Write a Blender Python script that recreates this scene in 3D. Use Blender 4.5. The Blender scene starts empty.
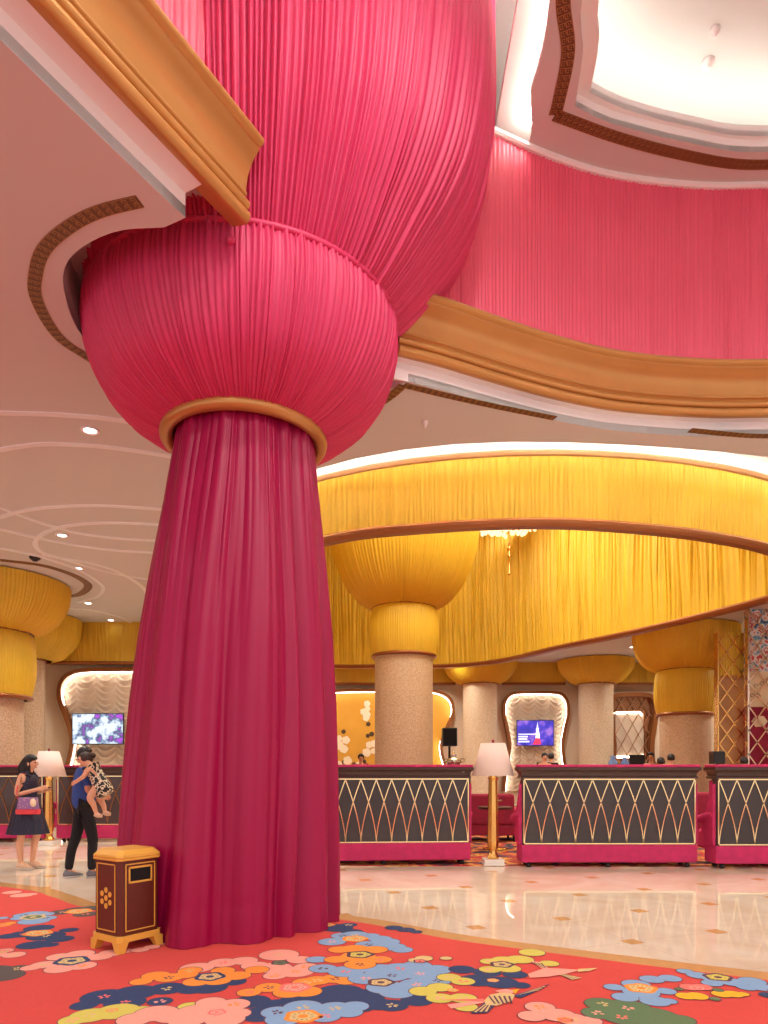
import bpy, bmesh, math, random
from mathutils import Vector, Matrix
random.seed(7)
PI = math.pi; sin = math.sin; cos = math.cos
CAMZ = 1.44; F = 690.0; HY = 767.0
SC = bpy.context.scene
COL = SC.collection

def lin(r, g, b):
    def f(c):
        c /= 255.0
        return c/12.92 if c <= .04045 else ((c+.055)/1.055)**2.4
    return (f(r), f(g), f(b), 1)

def at(px, py, h):
    """point of the horizontal plane h metres above the eye line seen at a photo position -> plan (x, y)"""
    y = F*h/(HY-py)
    return ((px-384)/F*y, y)

# ------------------------------------------------------------------ materials
def mat(name, c, rough=.6, metal=0, emit=0, noise=None, bump=None, spec=.5, sheen=0, coat=0, trans=0):
    m = bpy.data.materials.new(name); m.use_nodes = True
    nt = m.node_tree; b = nt.nodes['Principled BSDF']
    b.inputs['Base Color'].default_value = c
    b.inputs['Roughness'].default_value = rough
    b.inputs['Metallic'].default_value = metal
    b.inputs['Specular IOR Level'].default_value = spec
    b.inputs['Sheen Weight'].default_value = sheen
    if sheen: b.inputs['Sheen Tint'].default_value = c
    b.inputs['Coat Weight'].default_value = coat
    b.inputs['Transmission Weight'].default_value = trans
    if emit:
        b.inputs['Emission Color'].default_value = c
        b.inputs['Emission Strength'].default_value = emit
    tc = nt.nodes.new('ShaderNodeTexCoord')
    if noise:   # (scale, amount)
        n = nt.nodes.new('ShaderNodeTexNoise'); n.inputs['Scale'].default_value = noise[0]; n.inputs['Detail'].default_value = 4
        nt.links.new(tc.outputs['Object'], n.inputs['Vector'])
        mx = nt.nodes.new('ShaderNodeMix'); mx.data_type = 'RGBA'
        k = noise[1]
        mx.inputs[6].default_value = tuple(v*(1-k) for v in c[:3])+(1,)
        mx.inputs[7].default_value = tuple(min(1, v*(1+k)) for v in c[:3])+(1,)
        nt.links.new(n.outputs['Fac'], mx.inputs[0]); nt.links.new(mx.outputs[2], b.inputs['Base Color'])
    if bump:    # (scale, strength, distance)
        n = nt.nodes.new('ShaderNodeTexNoise'); n.inputs['Scale'].default_value = bump[0]; n.inputs['Detail'].default_value = 3
        nt.links.new(tc.outputs['Object'], n.inputs['Vector'])
        bp = nt.nodes.new('ShaderNodeBump'); bp.inputs['Strength'].default_value = bump[1]; bp.inputs['Distance'].default_value = bump[2]
        nt.links.new(n.outputs['Fac'], bp.inputs['Height']); nt.links.new(bp.outputs['Normal'], b.inputs['Normal'])
    return m

def ramp_mat(name, kind, scale, stops, emit=0, rough=.5, detail=4, constant=False, vec=(1, 1, 1), distort=0):
    m = bpy.data.materials.new(name); m.use_nodes = True
    nt = m.node_tree; b = nt.nodes['Principled BSDF']; b.inputs['Roughness'].default_value = rough
    tc = nt.nodes.new('ShaderNodeTexCoord'); mp = nt.nodes.new('ShaderNodeMapping'); mp.inputs['Scale'].default_value = vec
    nt.links.new(tc.outputs['Object'], mp.inputs['Vector'])
    if kind == 'voronoi':
        n = nt.nodes.new('ShaderNodeTexVoronoi'); out = n.outputs['Distance']
    else:
        n = nt.nodes.new('ShaderNodeTexNoise'); out = n.outputs['Fac']; n.inputs['Detail'].default_value = detail
        n.inputs['Distortion'].default_value = distort
    n.inputs['Scale'].default_value = scale
    nt.links.new(mp.outputs['Vector'], n.inputs['Vector'])
    r = nt.nodes.new('ShaderNodeValToRGB')
    if constant: r.color_ramp.interpolation = 'CONSTANT'
    el = r.color_ramp.elements
    el[0].position, el[0].color = stops[0]
    el[1].position, el[1].color = stops[1]
    for p, c in stops[2:]:
        e = el.new(p); e.color = c
    nt.links.new(out, r.inputs['Fac']); nt.links.new(r.outputs['Color'], b.inputs['Base Color'])
    if emit:
        b.inputs['Base Color'].default_value = (0, 0, 0, 1)
        nt.links.remove(b.inputs['Base Color'].links[0])
        nt.links.new(r.outputs['Color'], b.inputs['Emission Color']); b.inputs['Emission Strength'].default_value = emit
    return m

M = {}
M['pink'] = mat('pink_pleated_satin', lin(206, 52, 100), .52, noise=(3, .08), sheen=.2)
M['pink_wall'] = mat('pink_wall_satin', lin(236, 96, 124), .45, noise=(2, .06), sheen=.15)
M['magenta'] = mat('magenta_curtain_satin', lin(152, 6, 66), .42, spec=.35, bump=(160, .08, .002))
M['yellow'] = mat('yellow_pleated_cloth', lin(222, 184, 48), .5, noise=(2, .12), sheen=.2)
M['yellow_deep'] = mat('deep_yellow_cloth', lin(212, 172, 46), .55, noise=(2, .1))
M['gold'] = mat('antique_gold_paint', lin(190, 138, 76), .34, .4, noise=(5, .08))
M['gold_metal'] = mat('polished_gold_metal', lin(222, 172, 96), .22, .9)
M['brass_line'] = mat('brass_inlay', lin(236, 206, 156), .12, .9)
M['bronze'] = mat('bronze_trim', lin(150, 92, 48), .38, .5)
M['ceil'] = mat('ceiling_paint', lin(206, 208, 204), .75, bump=(60, .03, .002))
M['ceil_white'] = mat('white_fascia_paint', lin(238, 236, 234), .7)
M['line'] = mat('pale_ceiling_line', lin(232, 236, 236), .6)
M['fret'] = mat('fret_band_brown', lin(104, 72, 40), .5, .1)
M['fret_gold'] = mat('fret_band_gold', lin(176, 134, 76), .45, .2)
M['led'] = mat('warm_led', (1, .90, .76, 1), .5, emit=110)
M['led_tray'] = mat('tray_led', (1, .94, .84, 1), .5, emit=17)
M['led_soft'] = mat('soft_led', (1, .92, .80, 1), .5, emit=75)
M['led_niche'] = mat('niche_led', (1, .92, .82, 1), .5, emit=12)
M['lens'] = mat('downlight_lens', (1, .95, .88, 1), .5, emit=12)
M['wall'] = mat('cream_wall', lin(234, 212, 184), .7, noise=(1.2, .04))
M['panel_dark'] = mat('dark_panel', lin(58, 50, 52), .5, noise=(40, .2), bump=(120, .1, .001))
M['wood_dark'] = mat('dark_stained_wood', lin(62, 38, 34), .35, noise=(18, .25), coat=.3)
M['velvet'] = mat('pink_velvet', lin(188, 38, 94), .8, noise=(9, .3), sheen=.6)
M['velvet_red'] = mat('crimson_velvet', lin(150, 28, 62), .8, noise=(9, .25), sheen=.5)
M['black'] = mat('black_plastic', lin(22, 18, 20), .45)
M['void'] = mat('bin_opening_black', lin(10, 6, 6), .9)
M['shade'] = mat('linen_shade', lin(236, 214, 204), .85, bump=(300, .1, .001))
M['marble_white'] = mat('white_marble', lin(238, 230, 220), .2, noise=(9, .06))
M['bin_brown'] = mat('mahogany_laminate', lin(92, 34, 20), .4, noise=(26, .15))
M['bin_gold'] = mat('ochre_enamel', lin(226, 170, 72), .38)
M['skin'] = mat('skin', lin(226, 170, 136), .55)
M['skin_t'] = mat('skin_tan', lin(200, 140, 108), .55)
M['hair'] = mat('black_hair', lin(26, 18, 18), .5, bump=(90, .4, .004))
M['hair_b'] = mat('dark_brown_hair', lin(52, 32, 26), .5, bump=(90, .4, .004))
M['navy_shirt'] = mat('navy_shirt', lin(46, 76, 150), .8, noise=(60, .25))
M['black_cloth'] = mat('black_cloth', lin(20, 18, 24), .85)
M['shoe'] = mat('grey_shoe', lin(120, 120, 128), .7)
M['sole'] = mat('white_sole', lin(220, 214, 208), .6)
M['sandal'] = mat('beige_sandal', lin(226, 190, 160), .6)
M['dress'] = ramp_mat('navy_dotted_dress', 'voronoi', 38, [(0, lin(90, 92, 130)), (.13, lin(24, 26, 56))], constant=True)
M['floral'] = ramp_mat('black_floral_dress', 'noise', 22, [(0, lin(24, 20, 20)), (.5, lin(232, 218, 190)), (.62, lin(150, 130, 100)), (.66, lin(26, 22, 22))], constant=True, detail=1)
M['bag'] = ramp_mat('lilac_pattern_bag', 'voronoi', 30, [(0, lin(238, 180, 120)), (.22, lin(146, 110, 168))], constant=True)
M['bag_red'] = mat('coral_bag', lin(222, 70, 80), .6)
M['tv'] = mat('tv_bezel', lin(16, 14, 18), .3)
M['silver'] = mat('silver_metal', lin(206, 196, 178), .18, .95)
M['screen_l'] = ramp_mat('blossom_screen', 'noise', 4.2, [(0, (.25, .02, .5, 1)), (.36, (.5, .1, .75, 1)), (.42, (.08, .1, .2, 1)), (.47, (.3, .42, .6, 1)), (.54, (.85, .92, 1, 1))], emit=1.1, detail=5)
M['screen_r'] = ramp_mat('violet_screen', 'noise', 3.0, [(0, (.01, .01, .06, 1)), (.38, (.05, .04, .5, 1)), (.52, (.09, .06, .7, 1)), (.64, (.45, .2, .8, 1))], emit=1.0, detail=3)
M['s_white'] = mat('screen_white', (.8, .85, 1, 1), .5, emit=1.1)
M['s_red'] = mat('screen_red', (.8, .04, .1, 1), .5, emit=.9)
M['sign_red'] = mat('sign_red', lin(176, 34, 34), .5)
M['mirror'] = mat('bevelled_mirror_strip', lin(225, 200, 180), .08, 1)
M['mirror_flat'] = mat('antique_mirror', lin(190, 160, 130), .12, .95)
M['tan_panel'] = mat('tan_panel', lin(196, 150, 104), .45, noise=(2, .08))
M['reflections'] = ramp_mat('floral_reflection', 'noise', 6, [(0, lin(40, 60, 110)), (.36, lin(110, 170, 210)), (.44, lin(240, 232, 226)), (.54, lin(205, 60, 80)), (.6, lin(236, 228, 222)), (.68, lin(60, 70, 80))], constant=True, detail=3)  # what the mirror screen reflects, painted as a pattern
M['gold_paper'] = mat('gold_wallpaper', lin(220, 160, 52), .5, noise=(1.4, .12))
M['paper_white'] = mat('cream_blossom', lin(244, 226, 190), .7)
M['paper_dark'] = mat('dark_leaf', lin(80, 56, 30), .7)
M['swag'] = mat('taupe_swag_cloth', lin(214, 194, 170), .6, sheen=.2)
M['blue_glaze'] = mat('blue_glaze', lin(110, 140, 190), .2)
M['crystal'] = mat('crystal', lin(255, 236, 190), .1, .0, emit=1.2)

def shaft_mat():
    m = mat('mosaic_column_tile', lin(214, 186, 150), .45)
    nt = m.node_tree; b = nt.nodes['Principled BSDF']; tc = nt.nodes.new('ShaderNodeTexCoord')
    v = nt.nodes.new('ShaderNodeTexVoronoi'); v.inputs['Scale'].default_value = 42; v.feature = 'F1'
    nt.links.new(tc.outputs['Object'], v.inputs['Vector'])
    r = nt.nodes.new('ShaderNodeValToRGB'); r.color_ramp.elements[0].color = lin(222, 200, 170); r.color_ramp.elements[0].position = .25
    r.color_ramp.elements[1].color = lin(190, 162, 130); r.color_ramp.elements[1].position = .6
    nt.links.new(v.outputs['Distance'], r.inputs['Fac']); nt.links.new(r.outputs['Color'], b.inputs['Base Color'])
    bp = nt.nodes.new('ShaderNodeBump'); bp.inputs['Strength'].default_value = .5; bp.inputs['Distance'].default_value = .01; bp.invert = True
    nt.links.new(v.outputs['Distance'], bp.inputs['Height']); nt.links.new(bp.outputs['Normal'], b.inputs['Normal'])
    return m
M['shaft'] = shaft_mat()

def marble_mat():
    m = mat('cream_marble', lin(232, 216, 196), .012, spec=.75)
    nt = m.node_tree; b = nt.nodes['Principled BSDF']; tc = nt.nodes.new('ShaderNodeTexCoord')
    n = nt.nodes.new('ShaderNodeTexNoise'); n.inputs['Scale'].default_value = .9; n.inputs['Detail'].default_value = 6; n.inputs['Distortion'].default_value = 2
    nt.links.new(tc.outputs['Object'], n.inputs['Vector'])
    r = nt.nodes.new('ShaderNodeValToRGB'); e = r.color_ramp.elements
    e[0].position = .35; e[0].color = lin(230, 208, 184); e[1].position = .62; e[1].color = lin(240, 226, 208)
    nt.links.new(n.outputs['Fac'], r.inputs['Fac']); nt.links.new(r.outputs['Color'], b.inputs['Base Color'])
    return m
M['marble'] = marble_mat()
M['marble_tan'] = mat('tan_marble_inset', lin(216, 166, 108), .12, noise=(14, .15))
M['grout'] = mat('marble_joint', lin(206, 182, 156), .25)
M['lounge'] = ramp_mat('lounge_carpet_pattern', 'noise', 2.2, [(0, lin(60, 26, 34)), (.38, lin(70, 74, 88)), (.44, lin(176, 48, 50)), (.53, lin(206, 150, 70)), (.62, lin(128, 40, 48))], constant=True, rough=.95, vec=(1, 1, 1), detail=2, distort=1)
CC = dict(red=lin(208, 72, 66), navy=lin(42, 62, 104), blue=lin(130, 166, 206), orange=lin(240, 146, 58), pink=lin(238, 162, 146),
          lime=lin(208, 198, 92), green=lin(92, 120, 84), grey=lin(88, 80, 78), dark=lin(92, 62, 78), tan=lin(214, 188, 130), fruit=lin(240, 180, 40), coral=lin(246, 120, 110))
for k, v in CC.items(): M['c_'+k] = mat('carpet_'+k, v, .95, noise=(45, .10), bump=(260, .3, .003), sheen=.15)

# ------------------------------------------------------------------ building helpers
def link(name, me, mats, parent=None, smooth=False):
    if not isinstance(mats, (list, tuple)): mats = [mats]
    for m in mats: me.materials.append(M[m] if isinstance(m, str) else m)
    o = bpy.data.objects.new(name, me); COL.objects.link(o)
    if parent: o.parent = parent
    if smooth:
        for p in me.polygons: p.use_smooth = True
    return o

def raw(name, vs, fs, mats, parent=None, smooth=False, fm=None):
    me = bpy.data.meshes.new(name); me.from_pydata([tuple(v) for v in vs], [], fs); me.update()
    o = link(name, me, mats, parent, smooth)
    if fm: me.polygons.foreach_set('material_index', fm)
    return o

def thing(name, label, cat, loc=(0, 0, 0), rz=0, group=None):
    o = bpy.data.objects.new(name, None); COL.objects.link(o); o.empty_display_size = .1
    o.location = loc; o.rotation_euler = (0, 0, rz); o['label'] = label; o['category'] = cat
    if group: o['group'] = group
    return o
def tag(o, label, cat, group=None, kind=None):
    o['label'] = label; o['category'] = cat
    if group: o['group'] = group
    if kind: o['kind'] = kind
    return o
def struct(o): o['kind'] = 'structure'; return o

class MB:
    def __init__(s): s.v = []; s.f = []; s.m = []; s.cur = 0; s.sm = []
    def add(s, vs, fs):
        n = len(s.v); s.v += [tuple(v) for v in vs]; s.f += [[i+n for i in f] for f in fs]; s.m += [s.cur]*len(fs); return s
    def box(s, x0, x1, y0, y1, z0, z1):
        return s.add([(x0, y0, z0), (x1, y0, z0), (x1, y1, z0), (x0, y1, z0), (x0, y0, z1), (x1, y0, z1), (x1, y1, z1), (x0, y1, z1)],
                     [(0, 3, 2, 1), (4, 5, 6, 7), (0, 1, 5, 4), (1, 2, 6, 5), (2, 3, 7, 6), (3, 0, 4, 7)])
    def lathe(s, prof, n=24, c=(0, 0), sx=1, sy=1, a0=0, cap=True):
        vs = []; fs = []
        for r, z in prof:
            for i in range(n):
                a = a0+2*PI*i/n; vs.append((c[0]+r*cos(a)*sx, c[1]+r*sin(a)*sy, z))
        for j in range(len(prof)-1):
            for i in range(n):
                k = (i+1) % n; fs.append((j*n+i, j*n+k, (j+1)*n+k, (j+1)*n+i))
        if cap: fs.append(tuple(range(n))[::-1]); fs.append(tuple((len(prof)-1)*n+i for i in range(n)))
        return s.add(vs, fs)
    def tube(s, pts, r, n=8, closed=False):
        pts = [Vector(p) for p in pts]; N = len(pts); vs = []; fs = []
        rr = r if isinstance(r, (list, tuple)) else [r]*N
        for i, p in enumerate(pts):
            if closed: t = pts[(i+1) % N]-pts[i-1]
            else: t = pts[min(i+1, N-1)]-pts[max(i-1, 0)]
            t.normalize(); up = Vector((0, 0, 1)) if abs(t.z) < .95 else Vector((0, 1, 0))
            a = t.cross(up).normalized(); b = a.cross(t).normalized()
            for k in range(n):
                w = 2*PI*k/n; vs.append(p+a*cos(w)*rr[i]+b*sin(w)*rr[i])
        for i in range(N if closed else N-1):
            j = (i+1) % N
            for k in range(n):
                l = (k+1) % n; fs.append((i*n+k, i*n+l, j*n+l, j*n+k))
        if not closed: fs.append(tuple(range(n))); fs.append(tuple((N-1)*n+k for k in range(n))[::-1])
        return s.add(vs, fs)
    def ball(s, c, r, n=12, sc=(1, 1, 1)):
        prof = [(max(.0005, r*sin(PI*j/n)), -r*cos(PI*j/n)) for j in range(n+1)]
        vs = []; fs = []
        for q, z in prof:
            for i in range(n*2):
                a = PI*i/n; vs.append((c[0]+q*cos(a)*sc[0], c[1]+q*sin(a)*sc[1], c[2]+z*sc[2]))
        m = 2*n
        for j in range(n):
            for i in range(m): fs.append((j*m+i, j*m+(i+1) % m, (j+1)*m+(i+1) % m, (j+1)*m+i))
        return s.add(vs, fs)
    def strip(s, pts, w, th, plane='xz', closed=False, y=0):
        """flat bar following 2-D points (u, v) standing in the x-z plane at depth y"""
        N = len(pts); vs = []; fs = []
        for i, p in enumerate(pts):
            a = pts[(i-1) % N] if closed else pts[max(i-1, 0)]
            b = pts[(i+1) % N] if closed else pts[min(i+1, N-1)]
            dx, dz = b[0]-a[0], b[1]-a[1]; L = math.hypot(dx, dz) or 1; nx, nz = -dz/L*w/2, dx/L*w/2
            vs += [(p[0]+nx, y, p[1]+nz), (p[0]-nx, y, p[1]-nz), (p[0]-nx, y+th, p[1]-nz), (p[0]+nx, y+th, p[1]+nz)]
        for i in range(N if closed else N-1):
            j = (i+1) % N
            for k in range(4):
                l = (k+1) % 4; fs.append((i*4+k, i*4+l, j*4+l, j*4+k))
        return s.add(vs, fs)
    def build(s, name, mats, parent=None, smooth=False, bevel=0, auto=False):
        o = raw(name, s.v, s.f, mats, parent, smooth, s.m)
        if bevel:
            b = o.modifiers.new('bevel', 'BEVEL'); b.width = bevel; b.segments = 2; b.limit_method = 'ANGLE'
        if auto:
            o.data.set_sharp_from_angle(angle=math.radians(40))
        return o

def spline(pts, n, closed=False):
    """Catmull-Rom through pts resampled to n arc-length-even points"""
    P = [Vector((p[0], p[1], p[2] if len(p) > 2 else 0)) for p in pts]; N = len(P); out = []
    segs = N if closed else N-1
    for i in range(segs):
        p1 = P[i]; p2 = P[(i+1) % N]
        p0 = P[i-1] if (closed or i > 0) else p1*2-p2
        p3 = P[(i+2) % N] if (closed or i+2 < N) else p2*2-p1
        for k in range(24):
            t = k/24
            out.append(.5*((2*p1)+(p2-p0)*t+(2*p0-5*p1+4*p2-p3)*t*t+(3*p1-p0-3*p2+p3)*t**3))
    out.append(P[0].copy() if closed else P[-1].copy())
    d = [0]
    for a, b in zip(out, out[1:]): d.append(d[-1]+(b-a).length)
    res = []; j = 0; m = n if closed else n-1
    for i in range(n):
        s = d[-1]*i/m
        while j < len(d)-2 and d[j+1] < s: j += 1
        t = (s-d[j])/max(1e-9, d[j+1]-d[j]); res.append(out[j].lerp(out[j+1], min(1, t)))
    return res

def normals(pts, closed=False):
    """left-hand unit normals of a plan polyline"""
    N = len(pts); r = []
    for i in range(N):
        a = pts[(i-1) % N] if closed else pts[max(i-1, 0)]
        b = pts[(i+1) % N] if closed else pts[min(i+1, N-1)]
        t = b-a; L = math.hypot(t.x, t.y) or 1; r.append(Vector((-t.y/L, t.x/L, 0)))
    return r
def offset(pts, d, closed=False):
    return [p+n*d for p, n in zip(pts, normals(pts, closed))]

def sweep(name, pts, prof, mats, parent=None, closed=False, caps=True, smooth=True):
    """prof = (distance along the left normal, z) swept along a plan path"""
    ns = normals(pts, closed); n = len(prof); N = len(pts); vs = []; fs = []
    for p, q in zip(pts, ns):
        for d, z in prof: vs.append((p.x+q.x*d, p.y+q.y*d, z))
    for i in range(N if closed else N-1):
        j = (i+1) % N
        for k in range(n-1): fs.append((i*n+k, j*n+k, j*n+k+1, i*n+k+1))
    if caps and not closed: fs.append(tuple(range(n))); fs.append(tuple((N-1)*n+k for k in range(n))[::-1])
    o = raw(name, vs, fs, mats, parent, smooth)
    if smooth: o.data.set_sharp_from_angle(angle=math.radians(38))
    return o

def plate(name, outer, holes, z0, z1, m):
    cu = bpy.data.curves.new(name, 'CURVE'); cu.dimensions = '2D'; cu.fill_mode = 'BOTH'; cu.extrude = (z1-z0)/2
    for loop in [outer]+holes:
        s = cu.splines.new('POLY'); s.points.add(len(loop)-1); s.use_cyclic_u = True
        for i, p in enumerate(loop): s.points[i].co = (p[0], p[1], 0, 1)
    t = bpy.data.objects.new('tmp', cu); COL.objects.link(t); bpy.context.view_layer.update()
    me = bpy.data.meshes.new_from_object(t.evaluated_get(bpy.context.evaluated_depsgraph_get()))
    bpy.data.objects.remove(t); me.name = name; me.materials.clear()
    me.transform(Matrix.Translation((0, 0, (z0+z1)/2)))
    return struct(link(name, me, m))

def pleats(n, var, rnd):
    w = [1+rnd.uniform(-var, var) for _ in range(n)]; s = sum(w); b = [0]
    for x in w: b.append(b[-1]+x/s)
    return b, [rnd.uniform(.55, 1.15) for _ in range(n)]

def pleated(name, fn, n, rows, amp, m, parent=None, closed=False, var=.5, seed=1, sub=5, wander=0, ampz=None, inward=1):
    """cloth of n pleats; fn(u, v) -> (point, outward normal); u along, v up"""
    rnd = random.Random(seed); b, A = pleats(n, var, rnd); ph = [rnd.uniform(0, 6.28) for _ in range(n)]
    us = []
    for i in range(n):
        for k in range(sub): us.append((b[i]+(b[i+1]-b[i])*k/sub, A[i], k/sub, i))
    if not closed: us.append((1.0, A[-1], 0, n-1))
    vs = []; fs = []; W = len(us)
    for j in range(rows+1):
        v = j/rows
        az = ampz(v) if ampz else 1
        for (u, a, t, i) in us:
            uu = u+wander*sin(ph[i]+v*5)*(1/n)*t*(1-t)*2
            p, q = fn(uu, v)
            d = amp*a*az*(abs(sin(PI*t))**.65)*(1+.18*sin(ph[i]*3+v*7))
            vs.append((p[0]+q[0]*d, p[1]+q[1]*d, p[2]+q[2]*d))
    for j in range(rows):
        for i in range(W if closed else W-1):
            k = (i+1) % W; fs.append((j*W+i, j*W+k, (j+1)*W+k, (j+1)*W+i))
    return raw(name, vs, fs, m, parent, True)

def interp(tab, x):
    if x <= tab[0][0]: return tab[0][1]
    for (a, p), (b, q) in zip(tab, tab[1:]):
        if x <= b: 
            t = (x-a)/(b-a); return p+(q-p)*t
    return tab[-1][1]
def smooth_tab(tab, n=40):
    """smooth curve through (r, z) points -> list of n+1 (r, z)"""
    return [(p.x, p.y) for p in spline(tab, n+1)]

def pleated_lathe(name, prof, n, amp, m, parent, seed=1, rows=28, var=.5, sub=5, radial=None, a0=0, a1=2*PI, ampz=None, wander=0):
    P = smooth_tab(prof, rows)
    closed = abs(a1-a0-2*PI) < 1e-6
    def fn(u, v):
        j = v*rows; i = min(int(j), rows-1); t = j-i
        r = P[i][0]*(1-t)+P[i+1][0]*t; z = P[i][1]*(1-t)+P[i+1][1]*t
        a = a0+(a1-a0)*u
        if radial: r = radial(r, z, a)
        dr = P[i+1][0]-P[i][0]; dz = P[i+1][1]-P[i][1]; L = math.hypot(dr, dz) or 1
        return (r*cos(a), r*sin(a), z), (cos(a)*dz/L, sin(a)*dz/L, -dr/L)
    return pleated(name, fn, n, rows, amp, m, parent, closed, var, seed, sub, wander, ampz)

def V3(p, z=0): return Vector((p[0], p[1], z))
EYE = CAMZ
def H(h): return EYE+h      # height above the eye line -> height above the floor

# ------------------------------------------------------------------ setting: floors
edge = spline([(-14, 11.6), (-9, 10.2), at(0, 887, -1.44), at(50, 897, -1.44), at(95, 909, -1.44), (-1.6, 6.95), at(345, 921, -1.44), at(450, 940, -1.44),
               at(560, 955, -1.44), at(660, 968, -1.44), at(768, 981, -1.44), (3.6, 4.15), (5.5, 3.4), (9, 2.9), (14, 2.8)], 120)
mb = MB()
mb.add([(-18, -5, -.02), (18, -5, -.02), (18, 27, -.02), (-18, 27, -.02), (-18, -5, 0), (18, -5, 0), (18, 27, 0), (-18, 27, 0)],
       [(0, 3, 2, 1), (4, 5, 6, 7), (0, 1, 5, 4), (1, 2, 6, 5), (2, 3, 7, 6), (3, 0, 4, 7)])
th = math.radians(22.3); T = .935; ax = Vector((cos(th), sin(th), 0))*T; bx = Vector((sin(th), -cos(th), 0))*T; O = Vector((1.69, 6.55, 0))
def quad(c, u, v, z): mb.add([(c-u-v)+Vector((0, 0, z)), (c+u-v)+Vector((0, 0, z)), (c+u+v)+Vector((0, 0, z)), (c-u+v)+Vector((0, 0, z))], [(0, 3, 2, 1)])
mb.cur = 2
for i in range(-14, 15):
    c = O+ax*i
    quad(c, ax.normalized()*.003, bx*13, .0002)
    c = O+bx*i
    quad(c, ax*13, bx.normalized()*.003, .0002)
mb.cur = 1
for i in range(-12, 13):
    for j in range(-9, 9):
        c = O+ax*i+bx*j
        if c.y < 2 or c.y > 14 or abs(c.x) > 12: continue
        quad(c, ax.normalized()*.072, bx.normalized()*.072, .0004)
struct(mb.build('floor', ['marble', 'marble_tan', 'grout']))

# ---- carpet with its woven flowers (one mesh, pattern woven in)
cb = MB(); keys = list(CC); 
def cset(k): cb.cur = keys.index(k)
cset('red'); n = len(edge)
vs = [(p.x, p.y, .008) for p in edge]+[(p.x, -4.9, .008) for p in edge]
cb.add(vs, [(i, n+i, n+i+1, i+1) for i in range(n-1)])
cb.add([(p.x, p.y, 0) for p in edge]+[(p.x, p.y, .008) for p in edge], [(i, n+i, n+i+1, i+1) for i in range(n-1)])
LZ = [.0085]
def disc(x, y, rx, ry, z, n=26, rot=0, wob=0):
    vs = []
    for i in range(n):
        a = 2*PI*i/n; r = 1+wob*cos(a*5)
        u, v = rx*r*cos(a), ry*r*sin(a); vs.append((x+u*cos(rot)-v*sin(rot), y+u*sin(rot)+v*cos(rot), z))
    cb.add(vs, [tuple(range(n))])
def flower(col, lobes, centre=None, out='dark'):
    L = []
    for (px, py, r) in lobes:
        x, y = at(px, py, -1.44); L.append((x, y, r*y/F))
    z = LZ[0]
    cset(out)
    for i, (x, y, r) in enumerate(L): disc(x, y, r+.006, r+.006, z+i*.000002)
    cset(col); z += .00004
    for i, (x, y, r) in enumerate(L): disc(x, y, r, r, z+i*.000002)
    z += .00004
    # little star marks on some lobes
    rn = random.Random(len(lobes)*7+int(lobes[0][0]))
    for (x, y, r) in L:
        if rn.random() < .4 and r > .07:
            cset(rn.choice(['pink', 'tan', 'dark', 'coral']) if col != 'pink' else rn.choice(['coral', 'tan', 'orange']))
            for k in range(5):
                a = k*2*PI/5+rn.random(); disc(x+cos(a)*.025, y+sin(a)*.025, .015, .009, z, 8, a)
    if centre:
        px, py, r, c1, c2 = centre; x, y = at(px, py, -1.44); r = r*y/F
        cset(c1); disc(x, y, r, r*.95, z, 40, 0, .07)
        cset(c2); disc(x, y, r*.72, r*.68, z+.00003, 30, 0, .1)
        cset(c1); disc(x, y, r*.28, r*.26, z+.00006, 16)
        cset('dark')
        for k in range(12):
            a = k*2*PI/12; disc(x+cos(a)*r*.5, y+sin(a)*r*.5, r*.09, r*.03, z+.00009, 8, a)
    LZ[0] += .00014
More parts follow.
